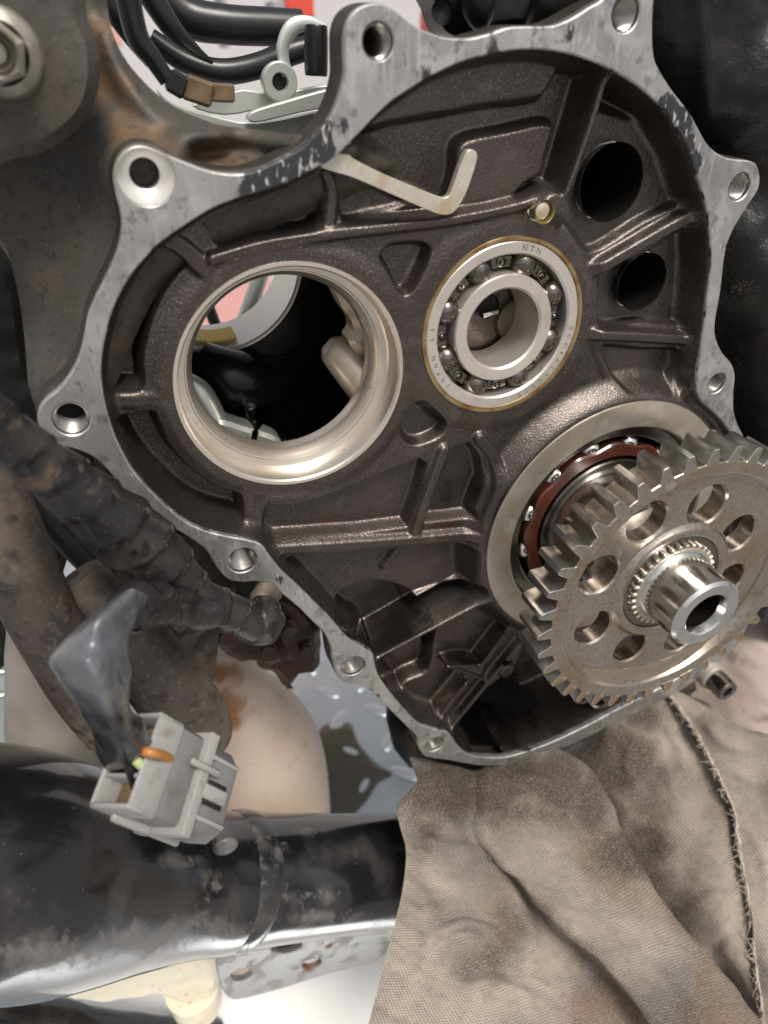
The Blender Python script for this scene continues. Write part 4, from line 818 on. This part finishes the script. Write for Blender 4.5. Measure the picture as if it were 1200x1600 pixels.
V, F = pxtube([(322,1075,-84,3),(330,1000,-86,22),(338,1030,-86,26)], 20); build('tank_shoulder', V, F, m_tan, tk)
# things at the lower left edge
V, F = pxtube([(80,980,-30,62),(78,1080,-30,64),(85,1180,-26,66),(95,1260,-26,66)], 40, wob=.02); tag(build('shock_body', V, F, m_panel), 'dull beige metal tube standing at the lower left edge', 'tube')
hose([(-20,1052,-40,6),(20,1050,-40,6),(45,1058,-40,6)], 'thin_hose', 'upper pale thin hose at the lower left edge', 'hose', m_zinc, 'pale thin hoses at the left edge')
hose([(-20,1090,-40,7),(10,1085,-40,7),(30,1070,-40,7)], 'thin_hose', 'lower pale thin hose at the lower left edge', 'hose', m_zinc, 'pale thin hoses at the left edge')
hose([(-60,700,-6,58),(-10,800,-2,60),(35,900,4,56),(85,1000,8,50),(130,1080,10,46),(172,1140,12,40)], 'rubber_hose', 'thick dusty brown rubber hose curving down the left edge', 'hose', m_dusttube, n=36)
hose([(120,900,-4,40),(180,970,0,52),(230,1030,2,56),(275,1090,4,58),(305,1128,5,54),(325,1155,5,40),(332,1164,5,22)], 'foot_peg', 'dusty brown rubber peg with a rounded end pointing right', 'peg', m_dusttube, n=36)
hose([(30,760,-14,20),(110,850,-14,20),(190,930,-14,18),(250,980,-14,16)], 'flat_strap', 'dark strap running just behind the wrapped harness', 'strap', m_rubber)
tag(mass([(150,860),(260,900),(240,960),(200,1000),(150,960)], -22, -30, m_dusttube, 'mud_flap', None, 2, .8), 'dusty brown flap behind the strap and harness', 'flap')
# wiring harness
hn = thing('wiring_harness', 'thick dusty tape wrapped wiring harness crossing the left side', 'harness', at(200, 860, 15))
L = [(-80,606,34,42),(0,668,30,42),(60,722,26,44),(140,784,22,50),(205,838,18,56),(250,878,16,49),(285,912,14,38),(318,938,14,32),(360,958,13,31),(392,973,12,29),(404,978,12,27)]
V, F = pxtube(L, 40, 14); 
C_ = np.repeat(catmull([at(p[0], p[1], p[2]) for p in L], 14), 40, 0); dd = V-C_; ln = np.r_[0, np.cumsum(np.linalg.norm(np.diff(C_[::40], axis=0), axis=1))]; ph = np.repeat(ln, 40); aa = np.tile(np.arange(40)*2*PI/40, len(ln))
saw = ((ph/9.5+aa/(2*PI)*.8) % 1.0); V = C_+dd*(1+.13*(saw**1.6-.4)+.015*fnoise(V, 13, 5)+.01*fnoise(V, 5, 6))[:, None]; build('wrapped_trunk', V, F, m_tape, hn, angle=180, attrs=dict(edge=.75*np.clip((saw-.82)/.15, 0, 1)*(fnoise(V, 20, 8) > -.2)))
V, F = pxtube([(392,958,10,30),(402,965,10,34),(412,975,9,34),(418,985,8,24)], 26, 6, wob=.18); build('loose_tape_end', V, F, m_tape, hn)
V, F = pxtube([(400,962,6,20),(412,940,2,22),(418,912,-4,20),(416,890,-10,14)], 20, 6, wob=.2); build('tape_flap', V, F, m_sump, hn)
V, F = pxtube([(345,950,15,31),(300,952,18,33),(262,946,24,33),(228,945,32,35),(205,952,36,36),(190,965,38,30)], 36, 10, wob=.12); build('branch', V, F, m_tape, hn, angle=180, attrs=dict(edge=np.zeros(len(V))))
rws = [[(180,935,38),(205,920,42),(232,935,38),(205,950,30)],[(118,985,40),(165,955,50),(208,985,42),(165,990,30)],[(72,1028,44),(135,1012,56),(207,1022,46),(140,1030,34)],[(92,1064,46),(150,1058,60),(204,1068,48),(150,1070,38)],
 [(124,1112,48),(165,1104,60),(207,1108,50),(168,1112,40)],[(146,1160,50),(185,1150,60),(228,1126,52),(190,1150,44)],[(160,1196,50),(198,1188,58),(240,1158,52),(200,1185,46)],[(172,1210,49),(205,1200,54),(238,1175,50),(206,1196,46)]]
Rr = np.array([catmull(np.array([at(*q) for q in r]), 12, True) for r in rws]); Bq = np.array([catmull(Rr[:, i], 12) for i in range(Rr.shape[1])]).transpose(1, 0, 2); m_, k_ = Bq.shape[:2]
V = Bq.reshape(-1, 3); ctr_ = np.repeat(Bq.mean(1), k_, 0); dd = V-ctr_; V = ctr_+dd*(1+.06*fnoise(V, 14, 3)-.06*np.abs(fnoise(V, 12, 4))-.015*np.abs(fnoise(V, 5, 5)))[:, None]
F = [(i*k_+j, i*k_+(j+1) % k_, (i+1)*k_+(j+1) % k_, (i+1)*k_+j) for i in range(m_-1) for j in range(k_)]+[tuple(range(k_)), tuple((m_-1)*k_+j for j in range(k_))]
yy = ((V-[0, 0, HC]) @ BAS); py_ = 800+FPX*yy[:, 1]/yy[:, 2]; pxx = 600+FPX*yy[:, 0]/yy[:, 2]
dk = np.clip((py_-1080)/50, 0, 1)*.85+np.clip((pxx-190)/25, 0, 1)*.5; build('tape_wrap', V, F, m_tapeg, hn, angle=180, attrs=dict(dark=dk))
# grey connector
cn = thing('wire_connector', 'pale grey plastic wire connector hanging from the taped branch', 'connector', at(270, 1220, 52))
A0 = at(203, 1188, 52); A1 = at(375, 1270, 50); ax = (A1-A0)/np.linalg.norm(A1-A0); vd = (A0+A1)/2-np.array([0, 0, HC]); vd /= np.linalg.norm(vd); ay = np.cross(vd, ax); ay /= np.linalg.norm(ay); az = np.cross(ax, ay); s = 1.07*mmpx((A0+A1)/2)
# tilt so that the top face shows
th = math.radians(-16); ay2 = ay*math.cos(th)+az*math.sin(th); az2 = np.cross(ax, ay2); AX = np.array([ax, ay2, az2])
def cb_(name, u0, u1, v, hgt, mat, dv=0, dz=0, bev=.12):
    c = A0+ax*((u0+u1)/2*s)+ay2*dv*s+az2*dz*s; V, F = obox(c, AX, ((u1-u0)*s, v*s, hgt*s), bev); return build(name, V, F, mat, cn, angle=58)
cb_('front_block', 98, 186, 128, 84, m_conn, bev=.26); cb_('collar', 86, 104, 142, 96, m_conn2, bev=.08); cb_('middle_block', 36, 88, 124, 76, m_conn, bev=.1)
for dv in (-60, 60): cb_('shroud_wall', -8, 40, 8, 76, m_conn2, dv=dv, bev=.3)
for dz in (-36, 36): cb_('shroud_wall', -8, 40, 120, 7, m_conn2, dz=dz, bev=.3)
cb_('shroud_floor', 28, 38, 112, 66, m_brownblk); cb_('latch_rib', 20, 150, 14, 10, m_conn2, dv=66, dz=20, bev=.3); cb_('latch_rib', 60, 120, 10, 8, m_conn2, dv=-20, dz=-50, bev=.3)
for dv in (-46, 46): cb_('guide_rail', 106, 166, 7, 6, m_conn2, dv=dv*.9, dz=-42, bev=.3)
cb_('latch_slot', 112, 150, 34, 3, m_black, dv=6, dz=-42.5, bev=.2); cb_('latch_arm', 104, 152, 20, 5, m_conn2, dv=6, dz=-45, bev=.3)
cb_('cavity_wall', -4, 40, 6, 66, m_conn2, dv=-15, bev=.3); cb_('cavity_wall', -4, 40, 6, 66, m_conn2, dv=20, bev=.3)
for (x0, y0, x1, y1, mt, lab) in ((204,1180,238,1212,m_green,'pale green wire entering the grey connector'), (222,1172,258,1182,m_orange,'orange wire entering the grey connector'), (198,1190,216,1236,m_rubber,'black wire entering the grey connector')):
    V, F = pxtube([(x0-14,y0-10,54,7),(x0,y0,55,8),((x0+x1)/2,(y0+y1)/2,56,8),(x1,y1,54,8),(x1+14,y1+10,52,7)], 16); tag(build('wire', V, F, mt), lab, 'wire', 'wires of the grey connector')
# ------------------------------------------------------------------ frame tube and what hangs on it
fr = thing('frame_tube', 'scuffed glossy black frame tube crossing the bottom left', 'frame', at(300, 1380, 0))
L = [(-200,1360,30,205),(-80,1360,26,194),(0,1358,22,182),(80,1368,17,166),(150,1374,13,146),(220,1378,9,124),(290,1378,6,108),(345,1377,4,102),(366,1376,3,100),(378,1374,3,102),(392,1373,3,97),(440,1370,2,92),(520,1365,1,87),(600,1361,0,84),(690,1358,0,83)]
L = [(x, y, w-7, r) for x, y, w, r in L]; V, F = pxtube(L, 72, 14); yy = ((V-[0, 0, HC]) @ BAS); qx = 600+FPX*yy[:, 0]/yy[:, 2]; qy = 800+FPX*yy[:, 1]/yy[:, 2]
du = np.zeros(len(V))
for x, y, rx, ry, a in [(280,1345,60,22,.50),(330,1380,40,40,.45),(420,1320,50,22,.45),(500,1400,80,26,.42),(450,1400,60,36,.42),(230,1450,110,26,.42),(80,1500,140,40,.40),(320,1440,60,24,.5),(180,1265,80,20,.40),(340,1300,30,30,.6),(560,1340,40,30,.30),(470,1300,70,14,.42),(60,1320,60,30,.2),(60,1490,150,44,.62),(220,1470,120,36,.62),(340,1450,70,28,.6),(500,1432,110,18,.5),(30,1400,80,40,.3)]:
    du = np.maximum(du, a*np.exp(-((qx-x)/rx)**2-((qy-y)/ry)**2))
build('tube', V, F, m_frame, fr, angle=180, attrs=dict(dust=du+.02))
V, F = pxtube([(356,1377,-3.5,99.5),(363,1376,-3.5,101.8),(369,1375,-3.8,102.3),(375,1374,-3.8,101.6),(384,1374,-4,98)], 72, 6, wob=.006); build('weld_collar', V, F, m_frame, fr, angle=180, attrs=dict(dust=.34+.16*fnoise(V, 8, 3)))
V, F = ball(at(352, 1322, 11), 4.4, 24, (1, 1, .45)); build('weld_boss', V, F, m_frame, fr, angle=180, attrs=dict(dust=np.full(len(V), .6)))
bk = [(338,1500),(352,1482),(400,1470),(470,1458),(560,1442),(612,1432),(622,1440),(612,1470),(592,1500),(520,1520),(440,1545),(372,1562),(352,1554),(342,1530)]
wb = 4; V_, F_ = None, None
def ell(px, py, rx, ry, rot, w, n=28):
    a = np.arange(n)*2*PI/n; c, s_ = math.cos(rot), math.sin(rot); return ccw(uvs([(px+rx*math.cos(t)*c-ry*math.sin(t)*s_, py+rx*math.cos(t)*s_+ry*math.sin(t)*c) for t in a], w))
P = ccw(resample(catmull(uvs(bk, wb), 5, True), .5)); V, F = plate(P, [ell(377,1523,17,9,-.25,wb), ell(487,1506,15,7,-.25,wb), ell(448,1480,24,9,-.15,wb)], wb, wb-2.5, .5, grid=1.2)
bo = build('bracket_tab', V, F, m_bracket, fr, angle=25, attrs=dict(rust=spot(V[:, 0], V[:, 1], [(487,1506,30,.85),(520,1475,30,.5),(440,1490,30,.4),(600,1450,26,.5)], wb)))
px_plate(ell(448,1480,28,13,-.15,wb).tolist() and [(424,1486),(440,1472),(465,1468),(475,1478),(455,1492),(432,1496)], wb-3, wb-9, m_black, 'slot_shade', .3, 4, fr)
cr_ = thing('cream_reservoir', 'cream plastic reservoir with a short nipple under the frame tube', 'reservoir', at(200, 1540, -10))
V, F = plate(ccw(resample(catmull(uvs([(40,1500),(52,1538),(80,1560),(120,1572),(160,1574),(200,1566),(235,1562),(262,1568),(280,1576),(310,1582),(335,1570),(346,1540),(350,1490),(300,1440),(120,1440)], -8), 6, True), .8)), [], -8, -34, 4, grid=2.5); V[:, 2] += .5*fnoise(V, 14, 2); build('tank_shell', V, F, m_cream, cr_, angle=70)
V, F = pxtube([(300,1540,-16,42),(308,1565,-16,38),(308,1578,-16,28)], 32, 6); build('neck', V, F, m_cream, cr_, angle=70)
V, F = pxtube([(306,1566,-15,22),(304,1590,-15,20),(302,1608,-15,19),(301,1614,-15,14)], 28, 6); build('nipple', V, F, m_cream, cr_, angle=70)
V, F = pxtube([(-60,1590,-30,40),(60,1610,-30,46),(200,1640,-30,50),(330,1640,-30,42)], 32, wob=.05); tag(build('lower_rail', V, F, m_frame, attrs=dict(dust=np.full(len(V), .1))), 'black rail along the bottom edge below the cream reservoir', 'rail')
# ------------------------------------------------------------------ rags
ragA = [[(640,1184,-8),(676,1188,-4),(715,1197,-3),(740,1206,-3),(760,1198,-2),(800,1182,0),(845,1164,0),(862,1174,-8)],
 [(650,1222,6),(690,1232,12),(715,1250,14),(738,1258,14),(765,1252,15),(825,1222,16),(900,1190,13),(908,1202,2)],
 [(621,1263,16),(670,1290,22),(712,1306,23),(738,1308,22),(762,1298,23),(840,1266,25),(940,1241,23),(944,1254,10)],
 [(634,1330,20),(690,1360,27),(765,1376,25),(814,1382,20),(798,1354,31),(890,1336,31),(984,1333,30),(985,1345,18)],
 [(627,1400,22),(700,1430,30),(790,1442,29),(864,1458,22),(842,1406,36),(940,1408,37),(1048,1426,36),(1045,1440,24)],
 [(607,1480,25),(700,1510,33),(820,1522,33),(938,1529,26),(907,1469,41),(1000,1488,43),(1126,1516,42),(1118,1531,30)],
 [(586,1560,28),(700,1590,37),(860,1602,38),(1008,1603,32),(977,1544,47),(1060,1568,49),(1180,1590,47),(1170,1605,34)],
 [(562,1650,30),(700,1680,41),(900,1700,43),(1078,1687,37),(1047,1634,52),(1130,1658,54),(1250,1678,52),(1236,1694,38)]]
ragB = [[(850,1240,-28),(922,1165,-14),(950,1126,-7),(1000,1100,0),(1060,1085,2),(1110,1100,0)],
 [(880,1262,-20),(920,1226,-9),(975,1190,2),(1050,1165,10),(1120,1168,12),(1160,1180,9)],
 [(910,1312,-16),(945,1294,-7),(1010,1265,7),(1090,1247,16),(1165,1264,16),(1200,1272,13)],
 [(950,1400,-5),(1000,1382,3),(1060,1360,15),(1120,1342,22),(1185,1354,21),(1225,1362,17)],
 [(1020,1490,4),(1070,1470,11),(1112,1442,25),(1150,1430,26),(1200,1442,25),(1240,1450,21)],
 [(1090,1580,9),(1138,1560,15),(1162,1532,30),(1185,1522,31),(1225,1532,29),(1260,1540,25)],
 [(1140,1670,28),(1190,1646,32),(1208,1622,34),(1238,1612,35),(1270,1612,32),(1300,1620,29)]]
ragC = [[(1045,1084,6),(1062,1080,6),(1090,1088,0)],[(1078,1128,16),(1118,1124,17),(1165,1140,10)],[(1110,1185,20),(1160,1170,22),(1240,1165,16)],[(1146,1265,23),(1192,1250,25),(1270,1240,20)],
 [(1158,1340,26),(1206,1330,28),(1290,1320,24)],[(1174,1430,29),(1222,1420,32),(1300,1410,28)],[(1184,1530,34),(1232,1520,37),(1310,1510,32)],[(1200,1650,39),(1242,1640,42),(1320,1620,36)]]
ragD = [[(1070,1060,-18),(1120,985,-14),(1180,920,-12),(1260,860,-20)],[(1080,1085,-14),(1130,1035,-8),(1190,1000,0),(1270,960,-8)],[(1095,1110,-12),(1140,1080,-4),(1200,1060,4),(1280,1040,0)],[(1110,1150,-2),(1150,1140,4),(1210,1130,8),(1280,1120,4)],[(1110,1190,2),(1150,1185,6),(1210,1180,10),(1280,1170,4)]]
def rag_depth(x, y): b = np.interp(x, [640, 700, 850, 950, 1060, 1120], [271, 281, 300, 307, 316, 312])+7; return b+(296-b)*np.clip((y-1200)/260, 0, 1)
def cloth(name, rows, mat, n, label, gr, seed, creases=(), back=0, noise=((34, .8, 1), (15, .45, 2), (7, .2, 3), (3.2, .06, 4))):
    rows = [[(x, y, rag_depth(x, y)+back-.8*w) for x, y, w in r] for r in rows]; P, F, uv, B = net(rows, n, [(a, b, s+seed) for a, b, s in noise]); m_, k_ = B.shape[:2]; yy = ((P-[0, 0, HC]) @ BAS); qx = 600+FPX*yy[:, 0]/yy[:, 2]; qy = 800+FPX*yy[:, 1]/yy[:, 2]; g = np.zeros(len(P)); QP = np.c_[qx, qy]
    Q0 = P.reshape(m_, k_, 3); N0 = np.cross(np.gradient(Q0, axis=1), np.gradient(Q0, axis=0)); N0 /= np.linalg.norm(N0, axis=2)[..., None]+1e-9; N0 = N0.reshape(-1, 3)
    if (N0*(np.array([0, 0, HC])-P)).sum(1).mean() < 0: N0 = -N0
    for L_, amp, wd in creases:
        C_ = catmull(np.array(L_, float), 8); d = poly_dist(QP, C_); e_ = poly_dist(QP, C_[[0, -1]][:1]); e2 = poly_dist(QP, C_[-1:][[0, 0]]); e1 = poly_dist(QP, C_[:1][[0, 0]])
        fade = sstep(np.minimum(e1, e2)/60+.15); P = P+N0*(amp*fade*np.exp(-(d/wd)**2))[:, None]
    for x, y, rx, ry, a in gr: g = np.maximum(g, a*np.exp(-((qx-x)/rx)**2-((qy-y)/ry)**2))
    Q = P.reshape(m_, k_, 3); Nn = np.cross(np.gradient(Q, axis=1), np.gradient(Q, axis=0)); Nn /= np.linalg.norm(Nn, axis=2)[..., None]+1e-9
    if (Nn.reshape(-1, 3)*(np.array([0, 0, HC])-P)).sum(1).mean() < 0: Nn = -Nn
    P2 = P-.8*Nn.reshape(-1, 3); K = len(P); ix = np.arange(K).reshape(m_, k_); rim_ = np.r_[ix[0, :], ix[1:, -1], ix[-1, -2::-1], ix[-2:0:-1, 0]]; nx_ = np.roll(rim_, -1)
    F = np.vstack([F, F[:, ::-1]+K, np.stack([rim_, nx_, nx_+K, rim_+K], 1)])
    o = tag(build(name, np.vstack([P, P2]), F, mat, angle=180, uv=np.vstack([uv, uv]), attrs=dict(grime_shade=np.r_[g, g])), label, 'rag', 'stained shop rags'); return o, B
GRM = [(760,1238,60,34,1.0),(700,1225,90,60,1.0),(780,1205,110,50,1.0),(870,1215,70,55,.95),(665,1300,40,60,.45),(830,1275,80,40,.6),(960,1180,70,70,.95),(930,1240,40,60,.9),(1000,1330,60,45,.85),(1020,1230,70,60,.6),(1000,1120,50,40,.8),(900,1490,60,40,.5),(820,1440,60,40,.4),(760,1500,70,60,.45),(680,1420,40,60,.35),(1090,1420,50,60,.45),(1130,1130,40,30,.35),(1190,1250,50,60,.4),(1080,1590,60,40,.4)]
CRA = [([(655,1232),(690,1262),(735,1290)], 1.0, 12), ([(640,1290),(690,1318),(770,1330)], -1.6, 8), ([(640,1350),(680,1390),(700,1450)], 1.8, 14), ([(650,1470),(705,1428),(770,1438),(800,1475)], 2.0, 9), ([(660,1500),(720,1462),(770,1470)], -1.6, 8),
 ([(745,1300),(790,1380),(830,1460),(835,1520)], 1.8, 12), ([(690,1540),(760,1510),(850,1540),(900,1590)], 2.0, 14), ([(700,1560),(770,1535),(850,1570)], -1.4, 9), ([(620,1560),(660,1500),(670,1440)], 1.2, 10),
 ([(760,1225),(830,1215),(900,1225)], .9, 9), ([(745,1275),(820,1300),(900,1360),(960,1430)], 1.5, 16), ([(850,1290),(930,1350),(1000,1430)], -1.2, 14), ([(905,1300),(960,1320),(985,1350)], 1.0, 9),
 ([(900,1420),(980,1450),(1060,1530),(1110,1590)], 1.4, 14), ([(960,1420),(1040,1490),(1110,1560)], -1.0, 10)]
CRB = [([(1000,1130),(980,1190),(1000,1250)], 1.8, 10), ([(1050,1110),(1060,1170),(1090,1230)], 1.8, 12), ([(1020,1150),(1030,1210),(1050,1260)], -1.4, 8), ([(960,1260),(1020,1290),(1110,1290)], 1.4, 12), ([(1000,1340),(1070,1320),(1140,1340)], 1.5, 12), ([(1010,1360),(1080,1352),(1140,1372)], -1.2, 8), ([(1060,1440),(1110,1400),(1165,1400)], 1.3, 10), ([(1100,1500),(1140,1460),(1180,1470)], -1.1, 9)]
CRC = [([(1090,1110),(1130,1160),(1200,1180)], 1.6, 9), ([(1130,1200),(1180,1220),(1240,1215)], 1.5, 9), ([(1150,1280),(1190,1330),(1200,1400)], 1.5, 10)]
cloth('shop_rag', ragA, m_cloth, 30, 'large stained beige rag with a long diagonal fold hanging in front', GRM, 0, CRA)
oB = cloth('shop_rag', ragB, m_cloth, 26, 'grimy rag tucked behind the diagonal fold of the front rag', GRM+[(945,1285,36,80,.9),(1000,1375,46,50,.85),(1060,1455,50,50,.75),(1130,1535,40,40,.6)], 20, CRB)  # extra spots paint contact shade along the front rag's edge, over real grime
oC, BC = cloth('shop_rag', ragC, m_cloth, 26, 'pale rag with a frayed edge at the lower right corner', GRM, 40, CRC)
cloth('shop_rag', ragD, m_cloth2, 20, 'pinkish clean rag directly behind the lower right of the gear', [], 60, (), 14)
# frayed threads along the torn edge
mb = MB(); E_ = BC[:, 0]; rn = np.random.default_rng(5)
for i in range(520):
    t = rn.uniform(0, len(E_)-2); k = int(t); p = E_[k]+(E_[k+1]-E_[k])*(t-k)+rn.normal(0, .35, 3); dvec = (E_[k+1]-E_[k]); dvec /= np.linalg.norm(dvec)
    out = E_[k]-BC[k, 6]; out /= np.linalg.norm(out); ln_ = rn.uniform(.8, 2.6) if rn.random() < .8 else rn.uniform(3, 6)
    q = p+out*ln_*rn.uniform(.1, .8)+dvec*ln_*rn.normal(0, .8)+np.array([0, 0, rn.uniform(-.3, .9)]); m_ = (p+q)/2+rn.normal(0, .4, 3)
    V, F = tube([p, m_, q], [.2, .17, .08], 5, cap=False); mb.add(V, F)
fy = mb.build('frayed_edge', m_thread, oC, angle=180); fy['kind'] = 'stuff'
mb = MB()
cc = catmull(E_[::6]+rn.normal(0, .25, E_[::6].shape), 6); V, F = tube(cc, .45+.25*fnoise(cc, 3, 5), 8, wob=.3); mb.add(V, F); hem = mb.build('rolled_hem', m_thread, oC, angle=180)
# bolt beside the rags
mass([(690,1200),(800,1196),(870,1172),(985,1110),(1060,1066),(1110,1100),(960,1250),(700,1250)], -14, -44, m_side, 'lower_wall', case, 3, 1)
sb = thing('socket_bolt', 'dark socket head bolt among the rags below the gear', 'bolt', at(1130, 1085, 4)); c = at(1118, 1062, 4)[:2]
V, F = lathe([(6.5, -14), (6.4, 3), (6.0, 3.5), (4.9, 3.8)], c, 40); build('boss', V, F, m_panel, sb)
V, F = lathe([(5.0, 3.5), (5.0, 11.2), (4.5, 11.8), (2.6, 11.8), (2.4, 11.2), (2.3, 8), (.01, 8)], c, 36); build('head', V, F, m_darkst, sb, angle=25)
# cast lip and seal under the gear
sl = thing('oil_seal', 'dark seal rings half hidden under the teeth of the gear', 'seal', at(920, 1085, 0))
for k_, (x, y, r) in enumerate([(918, 1082, 26), (948, 1086, 30)]):
    p = at(x, y, -4); r_ = r*mmpx(p); V, F = lathe([(r_, -10), (r_, -4.4), (r_-.5, -3.9), (r_-1.6, -4.0), (r_-2, -5), (r_-2, -10)], p[:2], 48); build('seal_ring', V, F, m_darkst, sl)
